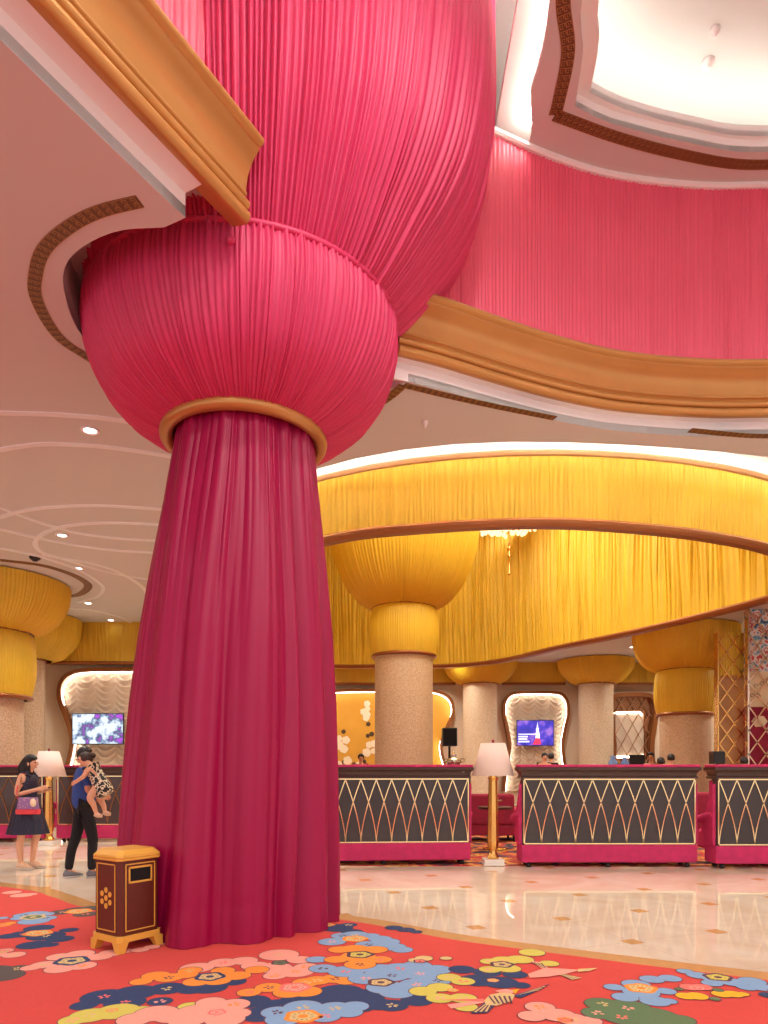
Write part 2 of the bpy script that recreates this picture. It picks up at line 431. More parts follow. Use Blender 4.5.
FL = [
 ('grey', [(62, 913, 12), (78, 911, 16), (92, 909, 12), (86, 915, 12)], (79, 912, 13, 'orange', 'tan')),
 ('pink', [(12, 893, 9), (22, 896, 11), (30, 895, 7)], None),
 ('navy', [(39, 929, 14), (10, 937, 11), (60, 940, 13), (69, 931, 9), (34, 946, 16), (24, 935, 14), (46, 937, 18), (50, 946, 8)], (38, 934, 14, 'orange', 'tan')),
 ('blue', [(20, 919, 9), (34, 915, 14), (46, 919, 10), (34, 922, 15), (45, 915, 9), (24, 916, 10)], (33, 918, 12, 'tan', 'green')),
 ('orange', [(2, 926, 9), (10, 924, 6)], None),
 ('blue', [(2, 919, 6)], None),
 ('grey', [(5, 977, 18), (17, 970, 12), (-8, 972, 18)], None),
 ('pink', [(4, 952, 9), (14, 956, 11), (-4, 956, 10)], (4, 953, 6, 'coral', 'tan')),
 ('pink', [(31, 969, 10), (44, 966, 13), (60, 970, 15), (82, 967, 14), (99, 958, 13), (80, 955, 14), (60, 958, 13), (112, 954, 13), (125, 952, 9)], (72, 962, 17, 'navy', 'tan')),
 ('pink', [(140, 951, 9), (152, 948, 8), (166, 944, 7)], None),
 ('pink', [(197, 969, 17), (223, 964, 15), (244, 962, 14), (279, 956, 20), (300, 961, 13), (274, 969, 18), (296, 973, 18), (306, 968, 12), (275, 977, 12), (255, 967, 14)], (280, 964, 9, 'dark', 'green')),
 ('navy', [(84, 1007, 13), (104, 998, 22), (135, 994, 22), (125, 1004, 20), (167, 990, 18), (160, 1003, 12), (193, 990, 16), (209, 989, 18), (234, 983, 12)], None),
 ('orange', [(141, 983, 11), (156, 977, 14), (169, 979, 14), (186, 976, 12), (197, 983, 14), (217, 982, 14), (237, 977, 14), (223, 972, 12), (257, 971, 12), (190, 972, 12)], (210, 978, 15, 'navy', 'tan')),
 ('lime', [(73, 1022, 14), (90, 1017, 20), (117, 1013, 22), (140, 1012, 12), (190, 1008, 12)], (112, 1012, 6, 'orange', 'tan')),
 ('navy', [(252, 1003, 18), (280, 1009, 24), (260, 1016, 20), (340, 994, 24), (363, 998, 22), (380, 1006, 16), (357, 1007, 20), (392, 1007, 16), (323, 1003, 20), (417, 1002, 16), (300, 1002, 20)], None),
 ('pink', [(135, 1021, 18), (156, 1015, 22), (172, 1018, 18), (197, 1014, 22), (211, 1004, 15), (234, 1006, 16), (217, 1011, 24), (188, 1021, 20), (237, 1015, 14), (225, 1021, 20)], (217, 1014, 9, 'coral', 'pink')),
 ('orange', [(249, 994, 12), (269, 989, 14), (289, 994, 16), (306, 993, 16), (317, 982, 14), (335, 980, 14), (346, 983, 10), (306, 984, 14)], (295, 989, 16, 'coral', 'pink')),
 ('blue', [(277, 1014, 16), (303, 1009, 20), (335, 1010, 18), (355, 1008, 14), (349, 1014, 14), (325, 1018, 16), (283, 1021, 18)], (303, 1018, 19, 'orange', 'tan')),
 ('navy', [(337, 929, 16), (317, 929, 12), (352, 933, 11), (349, 926, 8)], (327, 926, 8, 'orange', 'tan')),
 ('navy', [(394, 929, 9), (406, 931, 9), (416, 933, 6)], None),
 ('blue', [(332, 943, 14), (343, 937, 12), (355, 936, 14), (370, 937, 10), (380, 940, 12), (369, 946, 14), (392, 948, 14), (386, 943, 14), (402, 951, 11)], (355, 940, 13, 'orange', 'tan')),
 ('blue', [(317, 961, 11), (323, 970, 14), (346, 973, 18), (366, 980, 18), (380, 971, 18), (392, 977, 18), (386, 989, 20), (397, 994, 18), (400, 970, 18), (417, 967, 15), (437, 971, 15), (438, 982, 14), (417, 986, 18), (420, 975, 20)], (381, 984, 14, 'dark', 'tan')),
 ('orange', [(340, 951, 12), (336, 961, 12), (355, 950, 14), (375, 951, 13), (380, 961, 12), (360, 966, 16), (358, 958, 18)], (360, 956, 14, 'dark', 'lime')),
 ('navy', [(462, 971, 13), (477, 982, 18), (500, 984, 18), (515, 976, 12), (521, 987, 9), (487, 974, 14)], (493, 982, 6, 'orange', 'tan')),
 ('lime', [(490, 971, 11), (490, 963, 10), (505, 962, 14), (520, 961, 14), (532, 954, 13), (549, 965, 10), (508, 970, 13)], (502, 966, 12, 'dark', 'tan')),
 ('lime', [(463, 983, 12), (449, 979, 12), (440, 989, 13), (423, 993, 14), (440, 1000, 14), (463, 1000, 14), (466, 1009, 12)], (453, 992, 6, 'orange', 'tan')),
 ('pink', [(540, 1009, 15), (532, 1018, 14), (558, 1017, 18), (572, 1021, 16), (590, 1023, 12)], (565, 1022, 8, 'orange', 'coral')),
 ('green', [(603, 1006, 18), (598, 1015, 16), (628, 1010, 24), (652, 1019, 28), (681, 1022, 14), (622, 1019, 20)], None),
 ('blue', [(614, 989, 10), (636, 986, 14), (652, 981, 12), (670, 980, 11), (625, 999, 13), (655, 1003, 15), (666, 993, 10), (641, 994, 18), (669, 1003, 8)], (641, 990, 16, 'orange', 'tan')),
 ('blue', [(685, 973, 8), (698, 977, 11), (718, 981, 15), (733, 984, 13), (752, 983, 13), (762, 989, 12), (747, 989, 10), (712, 985, 10)], (718, 979, 14, 'dark', 'lime')),
 ('navy', [(768, 997, 8), (782, 994, 12)], None),
 ('fruit', [(686, 998, 10), (697, 998, 11)], None),
 ('fruit', [(722, 996, 10), (733, 996, 10), (743, 996, 6)], None),
 ('coral', [(690, 989, 10), (702, 989, 10)], (697, 990, 7, 'pink', 'coral')),
 ('green', [(679, 991, 4), (715, 1001, 5), (718, 992, 5)], None),
 ('tan', [(415, 962, 7), (424, 960, 9), (446, 960, 6)], (420, 963, 7, 'dark', 'coral')),
]
for c, l, ce in FL: flower(c, l, ce)
def poly(col, pts):
    cset(col); LZ[0] += .00004
    cb.add([(*at(x, y, -1.44), LZ[0]) for x, y in pts], [tuple(range(len(pts)))])
def feathers(col, pts, n=7):
    """a wing: long quill strokes fanning from the first to the last edge"""
    (x0, y0), (x1, y1), (x2, y2) = pts
    poly(col, [(x0-3, y0), (x1, y1), (x2, y2), (x0+6, y0+2)])
    for k in range(n):
        t = k/(n-1); ex, ey = x1+(x2-x1)*t, y1+(y2-y1)*t
        poly('tan' if k % 2 else 'dark', [(x0, y0), (x0+(ex-x0)*.9-1.2, y0+(ey-y0)*.9), (x0+(ex-x0)*.9+1.2, y0+(ey-y0)*.9+.3)])
feathers('navy', [(494, 1000), (470, 1016), (488, 1015)]); feathers('navy', [(515, 998), (550, 986), (540, 992)])
poly('pink', [(483, 1002), (447, 1007), (451, 1011), (484, 1005)]); poly('coral', [(484, 1001), (440, 1002), (484, 1004)])
poly('tan', [(484, 1003), (490, 997), (504, 994), (515, 997), (512, 1003), (497, 1008), (486, 1007)])
for k in range(5): poly('dark', [(488+k*5, 998+k*.2), (490+k*5, 998), (496+k*4.2, 1006), (494+k*4.2, 1006)])
poly('pink', [(495, 993), (506, 991), (516, 993), (512, 996), (500, 995)]); poly('fruit', [(512, 992), (520, 991), (515, 996)])
feathers('pink', [(549, 973), (530, 963), (540, 964)]); feathers('tan', [(556, 974), (572, 982), (582, 980)])
poly('pink', [(528, 976), (545, 970), (566, 971), (580, 972), (566, 976), (548, 979), (530, 980)]); poly('tan', [(578, 971), (598, 970), (590, 973), (578, 974)])
# flowers on the part of the carpet in front of the photograph's lower edge
rn = random.Random(4)
for k in range(26):
    cx_, cy_ = rn.uniform(-6.5, 6.5), rn.uniform(-3.5, 3.1); c = rn.choice(['navy', 'blue', 'orange', 'pink', 'lime', 'green'])
    cset('dark'); 
    ls = [(cx_+rn.uniform(-.3, .3), cy_+rn.uniform(-.3, .3), rn.uniform(.12, .2)) for _ in range(6)]
    for i, (x, y, r) in enumerate(ls): disc(x, y, r+.006, r+.006, LZ[0]+i*.000002)
    cset(c)
    for i, (x, y, r) in enumerate(ls): disc(x, y, r, r, LZ[0]+.00004+i*.000002)
    LZ[0] += .0001
tag(cb.build('carpet', ['c_'+k for k in keys]), 'red carpet with large blue, orange, pink and navy blossoms in the foreground', 'carpet')
# tan marble border that runs along the carpet
struct(sweep('trim_1', edge, [(0, 0), (0, .007), (.2, .007), (.2, 0)], 'marble_tan', smooth=False))
# lounge carpet behind the banquettes
tag(MB().add([(-3.4, 10.35, .006), (0, 10.02, .006), (12.5, 9.95, .006), (12.5, 25.4, .006), (-4.1, 25.4, .006), (-4.1, 12, .006),
              (-3.4, 10.35, .0), (0, 10.02, .0), (12.5, 9.95, .0), (12.5, 25.4, .0), (-4.1, 25.4, .0), (-4.1, 12, .0)],
             [(0, 1, 2, 3, 4, 5), (0, 6, 7, 1), (1, 7, 8, 2), (2, 8, 9, 3), (3, 9, 10, 4), (4, 10, 11, 5), (5, 11, 6, 0)]).build('lounge_carpet', 'lounge'),
    'ochre and dark red patterned carpet on the lounge floor behind the banquettes', 'carpet')

# ------------------------------------------------------------------ setting: ceilings
HC = 3.80                       # low ceiling above the eye line
CX, CY = -1.31, 6.5             # axis of the pink column
left_c = [(-5.2, -4), (-3.05, 1.2), (-1.83, 3.57), (-1.03, 5.05)]                    # foot of the cornice, left branch
rp = [at(397, 355, 3.97), at(440, 366, 3.97), at(500, 384, 3.97), at(560, 400, 3.97), at(620, 411, 3.97), at(700, 417, 3.97), at(768, 417, 3.97), (6.2, 7.75), (7.8, 7.1), (8.7, 5.4), (8.9, 2), (8.9, -4)]
right_c = spline(rp, 120)
left_s = spline(left_c, 50)
# edge of the low ceiling round the pink void and the recess round the bowl
recess = [(-1.55, 4.86), (-1.88, 4.89), (-2.2, 5.04), (-2.43, 5.25), (-2.57, 5.56), (-2.66, 6.0), (-2.60, 6.36), (-2.3, 7.1), (-1.8, 7.6), (-1.2, 7.8), (-.6, 7.66), (-.22, 7.3), (.0, 6.98)]
lo = offset(left_s, .17); ro = offset(right_c, .10)
lo = [p for p in lo if p.y < 4.78]
hole_void = [(p.x, p.y) for p in lo]+[(q.x, q.y) for q in spline(recess, 60)]+[(p.x, p.y) for p in ro[1:]]
# canopy contour (yellow drum)
DC = [(-3.6, 14), (-2.9, 11.6), (-.83, 9.82), (.49, 9.32), (2.06, 9.12), (3.46, 9.32), (4.74, 9.73), (5.9, 10.35), (7.15, 11.5), (7.42, 13.05), (6.2, 16.1), (4.75, 18.6), (3.6, 20.9), (2.1, 22), (0, 22.1), (-1.8, 22), (-3.2, 20), (-3.9, 17)]
drum = spline(DC, 420, True)      # runs counter-clockwise seen from above -> left normal points inward
def voff(d, lo_=.25):
    P = drum[::6]; ns = normals(P, True); out = []
    for p, q in zip(P, ns):
        k = 1 if p.x > 0 else max(lo_, 1+p.x*.4)
        if p.y > 14: k = min(k, max(.5, lo_))
        out.append(p+q*(-d*k))
    return out
E1 = voff(.62, .75); E2 = voff(1.50, .45)
# keep the cove clear of the void edge
for e in E2:
    for q in ro:
        if abs(e.x-q.x) < .25 and e.y < q.y+.34: e.y = q.y+.34
for e in E1: e.y = max(e.y, 8.3)
for _ in range(12):
    for E in (E1, E2):
        Q = [q.copy() for q in E]
        for i in range(len(E)): E[i] = (Q[i-1]+Q[i]*2+Q[(i+1) % len(E)])/4
ceil_out = [(-18, -5), (14.5, -5), (14.5, 25.6), (-18, 25.6)]
plate('ceiling', ceil_out, [hole_void, [(p.x, p.y) for p in E2]], H(HC), H(HC)+.08, 'ceil')
plate('ceiling', [(p.x, p.y) for p in offset(E2, -.16, True)], [[(p.x, p.y) for p in E1]], H(4.15), H(4.19), 'ceil_white')
plate('ceiling', [(p.x, p.y) for p in offset(E2, -.15, True)], [[(p.x, p.y) for p in offset(drum[::6], .03, True)]], H(4.42), H(4.48), 'ceil_white')
struct(sweep('trim_2', E2+[E2[0]], [(-.0, H(HC)), (-.0, H(3.955)), (-.02, H(3.955)), (-.02, H(3.87))], 'ceil_white', smooth=False, caps=False))
struct(sweep('trim_3', E1+[E1[0]], [(-.01, H(4.16)), (-.01, H(3.98)), (.02, H(3.98)), (.02, H(4.23))], 'ceil_white', caps=False, smooth=False))
struct(sweep('trim_32', E1+[E1[0]], [(-.02, H(3.985)), (-.035, H(3.96)), (-.02, H(3.925)), (.03, H(3.925)), (.04, H(3.96)), (.03, H(3.985))], 'tan_panel', caps=False))
# cove lamps: strip on the outer ledge, strip on the inner ledge
struct(sweep('trim_4', offset(E2, -.08, True)+[offset(E2, -.08, True)[0]], [(-.03, H(3.925)), (.02, H(3.925)), (.02, H(3.96)), (-.03, H(3.96)), (-.03, H(3.925))], 'led', caps=False))
struct(sweep('trim_5', offset(E1, -.12, True)+[offset(E1, -.12, True)[0]], [(-.02, H(4.20)), (.05, H(4.20)), (.05, H(4.225)), (-.02, H(4.225)), (-.02, H(4.20))], 'led', caps=False))
# roof inside the drum
plate('ceiling', [(p.x, p.y) for p in offset(drum[::6], -.3, True)], [], H(7.4), H(7.45), 'ceil_white')
# recess round the bowl
rs = spline(recess, 60)
struct(sweep('trim_6', rs, [(0.0, H(HC)), (0, H(4.28))], 'ceil', caps=False))
plate('ceiling', [(p.x, p.y) for p in offset(rs, .04)]+[(-.35, 6.9), (-1.1, 5.6), (-1.36, 5.12)], [], H(4.26), H(4.3), 'ceil')
# white fascia and soffit below the cornice
struct(sweep('trim_7', [p for p in left_s if p.y < 4.86], [(.17, H(HC)), (.17, H(3.97)), (0.0, H(3.97)), (-.02, H(3.985)), (.26, H(4.05)), (.26, H(3.84)), (.17, H(HC))], 'ceil_white', smooth=False))
struct(sweep('trim_8', right_c, [(.10, H(HC)), (.10, H(3.97)), (0.0, H(3.97)), (.04, H(3.985)), (.2, H(4.05)), (.2, H(3.84)), (.10, H(HC))], 'ceil_white', smooth=False))
cz = 3.96
def roll(c, z, r, a0, a1, n=9): return [(c-r*cos(math.radians(a0+(a1-a0)*k/n)), H(cz+z+r*sin(math.radians(a0+(a1-a0)*k/n)))) for k in range(n+1)]
prof = [(.10, H(cz+.03)), (.0, H(cz+.005))]+roll(-.02, .05, .048, -75, 70)+[(-.022, H(cz+.1))]+roll(-.03, .135, .034, -60, 75)+[(-.018, H(cz+.175)), (-.01, H(cz+.195)), (-.022, H(cz+.21))]+roll(-.02, .225, .016, -70, 70, 5)+[(-.022, H(cz+.245)),
        (-.03, H(cz+.29)), (-.045, H(cz+.35)), (-.072, H(cz+.41)), (-.11, H(cz+.46)), (-.145, H(cz+.488)), (-.15, H(cz+.503))]+roll(-.16, .54, .034, -50, 95, 7)+[(-.1, H(cz+.585)), (.14, H(cz+.59))]
struct(sweep('trim_9', left_s, prof, 'gold'))
struct(sweep('trim_10', right_c, prof, 'gold'))

# upper ceiling of the pink void
HU = 6.74
notch = [(CX+2.85*cos(a), CY+2.85*sin(a)) for a in [math.radians(d) for d in range(200, 373, 6)]]
tray = spline([at(555, 115, HU), at(600, 132, HU), at(680, 154, HU), at(768, 164, HU), (6.3, 7.4), (7.0, 6.2), (6.9, 3.2), (5.2, 2.2), (2.6, 2.3), (1.6, 3.2)], 60)
tray_l = spline([(1.6, 3.2), (1.5, 5.0), at(563, 0, HU), at(568, 60, HU), at(555, 115, HU)], 26)
TR = tray[:-1]+tray_l[:-1]
TRi = offset(TR, -.14, True) if False else offset(TR, .0, True)
area = sum(TR[i-1].x*TR[i].y-TR[i].x*TR[i-1].y for i in range(len(TR)))
sg = 1 if area > 0 else -1      # left normal is inward when counter-clockwise
wallR = offset(right_c, .17); wallL = offset(left_s, .17)
upper_out = [(-5.3, -4.2)]+[(wallL[i].x, wallL[i].y) for i in (10, 20, 30)]
upper_out = [(-7, -5), (12, -5), (12, 9.5), (1.2, 9.5), (1.58, 7.9), (1.56, 7.3)]+[(CX+2.8*cos(a), CY+2.8*sin(a)) for a in [math.radians(d) for d in range(8, -151, -4)]]+[(-7, 4)]
def tray_loop(left, back, h, k):
    L = [at(x, y, h) for x, y in left]; B = [at(x, y, h) for x, y in back]
    rest = [(6.3-k, 7.35-k), (6.9-k, 6.2), (6.8-k, 3.4), (5.2, 2.3+k), (2.8, 2.4+k), (1.75+k, 3.2+k), (1.62+k, 4.6)]
    a_ = spline(B+rest[:5], 56); b_ = spline(rest[4:]+L, 30)
    return a_[:-1]+b_[:-1]
T1 = tray_loop([(582, 0), (583, 50), (575, 106)], [(575, 106), (600, 119), (624, 127), (690, 143), (768, 152)], HU, 0)
T2 = tray_loop([(599, 0), (599, 45), (590, 92)], [(590, 92), (612, 104), (634, 112), (684, 125), (768, 136)], HU+.14, .12)
plate('ceiling', upper_out, [[(p.x, p.y) for p in T1]], H(HU), H(HU)+.06, 'ceil')
plate('ceiling', [(1.2, 1.8), (7.6, 1.8), (7.6, 8.3), (1.2, 8.3)], [[(p.x, p.y) for p in T2]], H(HU+.14), H(HU+.2), 'ceil_white')
struct(sweep('trim_11', T1+[T1[0]], [(0, H(HU)), (0, H(HU+.15))], 'ceil_white', caps=False, smooth=False))
struct(sweep('trim_12', T2+[T2[0]], [(0, H(HU+.14)), (0, H(HU+.26))], 'ceil_white', caps=False, smooth=False))
cxx = 4.3; cyy = 5.0
def grow(P, d):
    return [p+Vector((p.x-cxx, p.y-cyy, 0)).normalized()*d for p in P]
T3 = grow(T2, .16)
struct(sweep('trim_13', T3+[T3[0]], [(-.03, H(HU+.21)), (.03, H(HU+.21)), (.03, H(HU+.235)), (-.03, H(HU+.235)), (-.03, H(HU+.21))], 'led_tray', caps=False))
plate('ceiling', [(-9, -5), (12, -5), (12, 9.5), (-9, 9.5)], [], H(7.5), H(7.56), 'ceil')
nl = [V3((CX+2.98*cos(a), CY+2.98*sin(a))) for a in [math.radians(d) for d in range(-140, 17, 4)]]
struct(sweep('trim_31', offset(wallR, -.03), [(.05, H(HU)), (-.03, H(HU)), (-.03, H(HU)-.03), (-.01, H(HU)-.05), (.05, H(HU)-.05)], 'ceil_white'))
struct(sweep('trim_14', nl, [(-.03, H(HU+.07)), (.03, H(HU+.07)), (.03, H(HU+.10)), (-.03, H(HU+.10)), (-.03, H(HU+.07))], 'led_soft'))

# fret bands
def fret_band(name, pts, w, z):
    """brown band with a gold key pattern; hangs 4 mm below the ceiling"""
    pts = [V3(p) if not isinstance(p, Vector) else p for p in pts]
    L = sum((b-a).length for a, b in zip(pts, pts[1:])); n = max(2, int(L/.07)); P = spline(pts, n*2+1) if len(pts) > 1 else pts
    ns = normals(P); b = MB()
    vs = []; fs = []
    for p, q in zip(P, ns):
        for d in (-w/2, w/2): vs.append((p.x+q.x*d, p.y+q.y*d, z-.004))
        for d in (w/2, -w/2): vs.append((p.x+q.x*d, p.y+q.y*d, z))
    for i in range(len(P)-1):
        for k in range(4): fs.append((i*4+k, (i+1)*4+k, (i+1)*4+(k+1) % 4, i*4+(k+1) % 4))
    b.add(vs, fs); b.cur = 1
    def gq(c, t, q, u0, u1, v0, v1):
        zz = z-.0055
        pt = lambda u, v: (c.x+t.x*u+q.x*v, c.y+t.y*u+q.y*v, zz)
        b.add([pt(u0, v0), pt(u1, v0), pt(u1, v1), pt(u0, v1)], [(0, 1, 2, 3)])
    e = .006; k = w*.19
    for i in range(1, len(P)-1, 2):
        c = P[i]; q = ns[i]; t = Vector((q.y, -q.x, 0))
        for v0 in (-w*.21, w*.21):
            gq(c, t, q, -k, k, v0+k-e, v0+k); gq(c, t, q, -k, k*.4, v0-k, v0-k+e); gq(c, t, q, -k, -k+e, v0-k, v0+k); gq(c, t, q, k-e, k, v0-k*.3, v0+k)
            gq(c, t, q, -k*.3, k*.3, v0-e/2, v0+e/2)
        gq(c, t, q, -.036, .036, w*.45, w*.45+.005); gq(c, t, q, -.036, .036, -w*.45-.005, -w*.45)
    return struct(b.build(name, ['fret', 'fret_gold']))
fret_band('trim_15', [at(140, 201, HC), at(100, 211, HC), at(70, 226, HC), at(45, 248, HC), at(36, 272, HC), at(37, 300, HC), at(60, 338, HC), at(100, 366, HC), (-2.5, 7.4), (-1.6, 8.0)], .10, H(HC))
fret_band('trim_16', [(-1.0, 8.1), at(370, 408, HC), at(389, 397, HC), at(403, 385, HC)], .10, H(HC))
fret_band('trim_17', [at(404, 385, HC), at(450, 396, HC), at(500, 407, HC), at(555, 418, HC)], .09, H(HC))
fret_band('trim_18', [at(690, 430, HC), at(730, 434, HC), at(768, 436, HC), (5.6, 7.9)], .10, H(HC))
fret_band('trim_19', [p for p in T1[:1]] and [TR[i] for i in range(0, len(tray)-1, 3)], .13, H(HU))
fret_band('trim_20', tray_l[::3]+[tray_l[-1]], .13, H(HU))
fret_band('trim_21', [at(0, 560, HC), at(40, 565, HC), at(68, 573, HC), at(84, 581, HC), at(88, 587, HC), at(80, 594, HC), at(65, 597, HC), at(40, 599, HC)], .17, H(HC))
# thin pale lines looping over the low ceiling
LINES = [[(-40, 411), (0, 412.5), (52, 414), (104, 418), (156, 426), (200, 436)], [(-40, 458), (0, 449.5), (39, 444), (78, 444.5), (117, 448), (167, 455.5), (210, 464)],
 [(-40, 530), (0, 517), (26, 510), (65, 506), (104, 505.5), (156, 508.6), (220, 514)], [(-40, 488), (0, 507), (26, 517), (52, 526), (91, 535), (148, 540), (220, 541)],
 [(200, 526), (154, 524), (104, 522.5), (65, 526), (44, 533), (35, 542), (42, 552), (65, 559), (104, 570.6), (141, 578), (200, 584)],
 [(-30, 521), (0, 529), (26, 535), (65, 543), (104, 549), (148, 552), (200, 552)], [(42, 554), (60, 557.5), (91, 563), (117, 571), (142, 586), (150, 600)],
 [(-20, 545), (0, 548), (39, 556), (78, 569), (99, 582), (103, 589), (96, 596.6), (78, 602)], [(60, 607.6), (91, 609.6), (117, 616), (132, 623)]]
for k, l in enumerate(LINES):
    P = spline([at(x, y, HC) for x, y in l], 80)
    struct(sweep('trim_%d' % (22+k), P, [(-.045, H(HC)), (-.04, H(HC)-.012-k*.0009), (.04, H(HC)-.012-k*.0009), (.045, H(HC))], 'line', smooth=False))

def downlight(px, py, h, lab, r=.075, grp=None):
    x, y = at(px, py, h); t = thing('ceiling_downlight', lab, 'ceiling light', (x, y, H(h)), 0, 'round ceiling spotlights')
    MB().lathe([(r*.8, 0), (r*1.25, 0), (r*1.25, -.012), (r*.85, -.014), (r*.8, -.002)], 24, cap=False).build('trim_ring', 'ceil_white', t, True)
    MB().lathe([(.001, -.004), (r*.82, -.004)], 24, cap=False).build('lens', 'lens', t, True)
    return x, y
DL = []
for (px, py, lab) in [(90, 430, 'round ceiling spotlight nearest the pink bowl, alone between two pale lines'), (62, 535, 'round ceiling spotlight inside the pale loop on the left ceiling'),
                      (78, 568, 'round ceiling spotlight just above the left yellow bowl edge'), (88, 603, 'round ceiling spotlight right of the left yellow bowl'),
                      (111, 620, 'farthest small ceiling spotlight by the left yellow pelmet'), (632, 647, 'small ceiling spotlight between the two right yellow bowls')]:
    DL.append(downlight(px, py, HC, lab, .085))
# smoke heads on the upper tray and dark camera dome
def detector(px, py, h, lab, m='ceil_white', r=.07):
    x, y = at(px, py, h); o = MB().lathe([(r, 0), (r, -.02), (r*.75, -.05), (r*.5, -.055), (r*.45, -.075), (.004, -.08)], 20).build('smoke_detector', m, None, True)
    o.location = (x, y, H(h)); tag(o, lab, 'ceiling detector'); return o
detector(708, 62, 7.5, 'white round detector in the glowing ceiling tray, lower of two')
detector(715, 29, 7.5, 'faint white round detector in the glowing ceiling tray, upper of two', r=.05)
detector(35, 557, HC, 'small dark dome camera on the left ceiling beside the yellow bowl', 'black', .1)
detector(425, 421, HC, 'small white sprinkler head on the ceiling between pink bowl and cove', r=.03)

# ------------------------------------------------------------------ pink wall drapes of the void
def wall_drape(name, pts, n, z0, z1, m, lab, cat, amp=.03, rows=12, side=-1, seed=3, group=None, parent=None, var=.5, wander=.6, ampz=None):
    P = pts; ns = normals(P); N = len(P)-1
    def fn(u, v):
        u = max(0, min(1, u)); j = u*N; i = min(int(j), N-1); t = j-i; p = P[i].lerp(P[i+1], t); q = ns[i]*side
        return (p.x, p.y, z0+(z1-z0)*v), (q.x, q.y, 0)
    o = pleated(name, fn, n, rows, amp, m, parent, False, var, seed, 4, wander, ampz)
    if lab: tag(o, lab, cat, group)
    return o
wall_drape('pleated_drape', wallR, 430, H(4.5), H(HU+.02), 'pink_wall', 'pink finely pleated wall drape above the long gold cornice on the right', 'drape', .022, var=.3, wander=.25)
wall_drape('pleated_drape', wallL, 200, H(4.5), H(HU+.02), 'pink_wall', 'pink pleated wall drape behind the diagonal gold cornice at top left', 'drape', .035, seed=9)

# ------------------------------------------------------------------ the pink column
col = thing('draped_column', 'giant pink draped column with gathered bowl top, gold ring and long magenta curtain skirt', 'column', (CX, CY, 0))
# curtain skirt
def skirt():
    rnd = random.Random(12); N = 900; rows = 90
    base = [(0, .98), (.6, .96), (1.3, .935), (2.0, .90), (2.62, .85), (3.3, .775), (3.9, .70), (4.35, .645), (4.52, .625)]
    b, A = pleats(15, .75, rnd); b2, A2 = pleats(52, .6, rnd)
    b3, A3 = pleats(40, .6, rnd)
    def pl(bs, As, u, pw):
        u = u % 1.0
        lo_, hi_ = 0, len(bs)-1
        while hi_-lo_ > 1:
            mid = (lo_+hi_)//2
            if bs[mid] <= u: lo_ = mid
            else: hi_ = mid
        t = (u-bs[lo_])/(bs[lo_+1]-bs[lo_]); return As[lo_]*(abs(sin(PI*t))**pw)
    vs = []; fs = []
    for j in range(rows+1):
        z = .012+4.5*(j/rows)**1.0; r0 = interp(base, z); k = z/4.5
        for i in range(N):
            u = i/N; w = u+.004*sin(z*1.7+u*30)
            d = (pl(b, A, w, 1.3)-.45)*.165*(1-.8*k)+(pl(b2, A2, w, .8)-.4)*(.003+.055*max(0, k-.5)**1.3)+(pl(b3, A3, u+.006*k, 1.3)-.5)*.018*(1-.5*k)
            r = r0+d+.012*sin(u*2*PI*7+z*1.1)
            if z < .34 and z > .28: r -= .004
            a = 2*PI*u; vs.append((r*cos(a)-.19*(1-k), r*sin(a), z))
    for j in range(rows):
        for i in range(N): q = (i+1) % N; fs.append((j*N+i, j*N+q, (j+1)*N+q, (j+1)*N+i))
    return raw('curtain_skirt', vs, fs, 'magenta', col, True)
skirt()
ring = [(.71*cos(a), .71*sin(a), 4.5) for a in [2*PI*i/96 for i in range(96)]]
MB().tube(ring, .062, 16, True).build('gold_ring', 'gold', col, True)
def rim(r, z, a):
    s = max(0, -sin(a))         # camera side of the rim is drawn in
    w = max(0, min(1, (z-4.6)/.9))
    return r*(1-.075*w*s**2)
bowl_prof = [(.67, 4.50), (.77, 4.53), (.95, 4.62), (1.16, 4.78), (1.30, 4.98), (1.385, 5.2), (1.415, 5.40), (1.40, 5.54), (1.33, 5.68)]
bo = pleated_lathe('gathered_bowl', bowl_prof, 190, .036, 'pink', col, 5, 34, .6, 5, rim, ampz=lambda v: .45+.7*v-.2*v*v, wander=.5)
up_prof = [(1.30, 5.52), (1.42, 5.60), (1.60, 5.78), (1.80, 6.02), (2.0, 6.28), (2.17, 6.62), (2.27, 7.1), (2.31, 7.6), (2.31, 8.2), (2.28, 8.95)]
def upr(r, z, a):
    d = math.degrees(a) % 360
    if d > 180: d -= 360
    # 0 = right, -90 = camera side
    k = interp([(-180, .25), (-100, .30), (-60, .5), (-20, .95), (0, 1), (180, 1)], d)
    base = interp([(-180, 1.36), (-120, 1.30), (-60, 1.30), (-20, 1.40), (0, 1.42), (180, 1.42)], d)
    return base+(r-1.42)*k
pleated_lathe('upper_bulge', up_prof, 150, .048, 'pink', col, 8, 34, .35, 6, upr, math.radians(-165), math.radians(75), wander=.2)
# seam roll between bowl and bulge, and the covered button
sp = []
for d in range(-128, 60, 4):
    a = math.radians(d); r = rim(1.385, 5.57, a)+.025; sp.append((r*cos(a), r*sin(a), 5.57))
MB().tube(sp, .026, 8).build('seam_roll', 'pink', col, True)
ab = math.radians(-83); rb = rim(1.41, 5.4, ab)+.045
MB().ball((rb*cos(ab), rb*sin(ab), 5.37), .032, 8).build('button', 'pink', col, True)

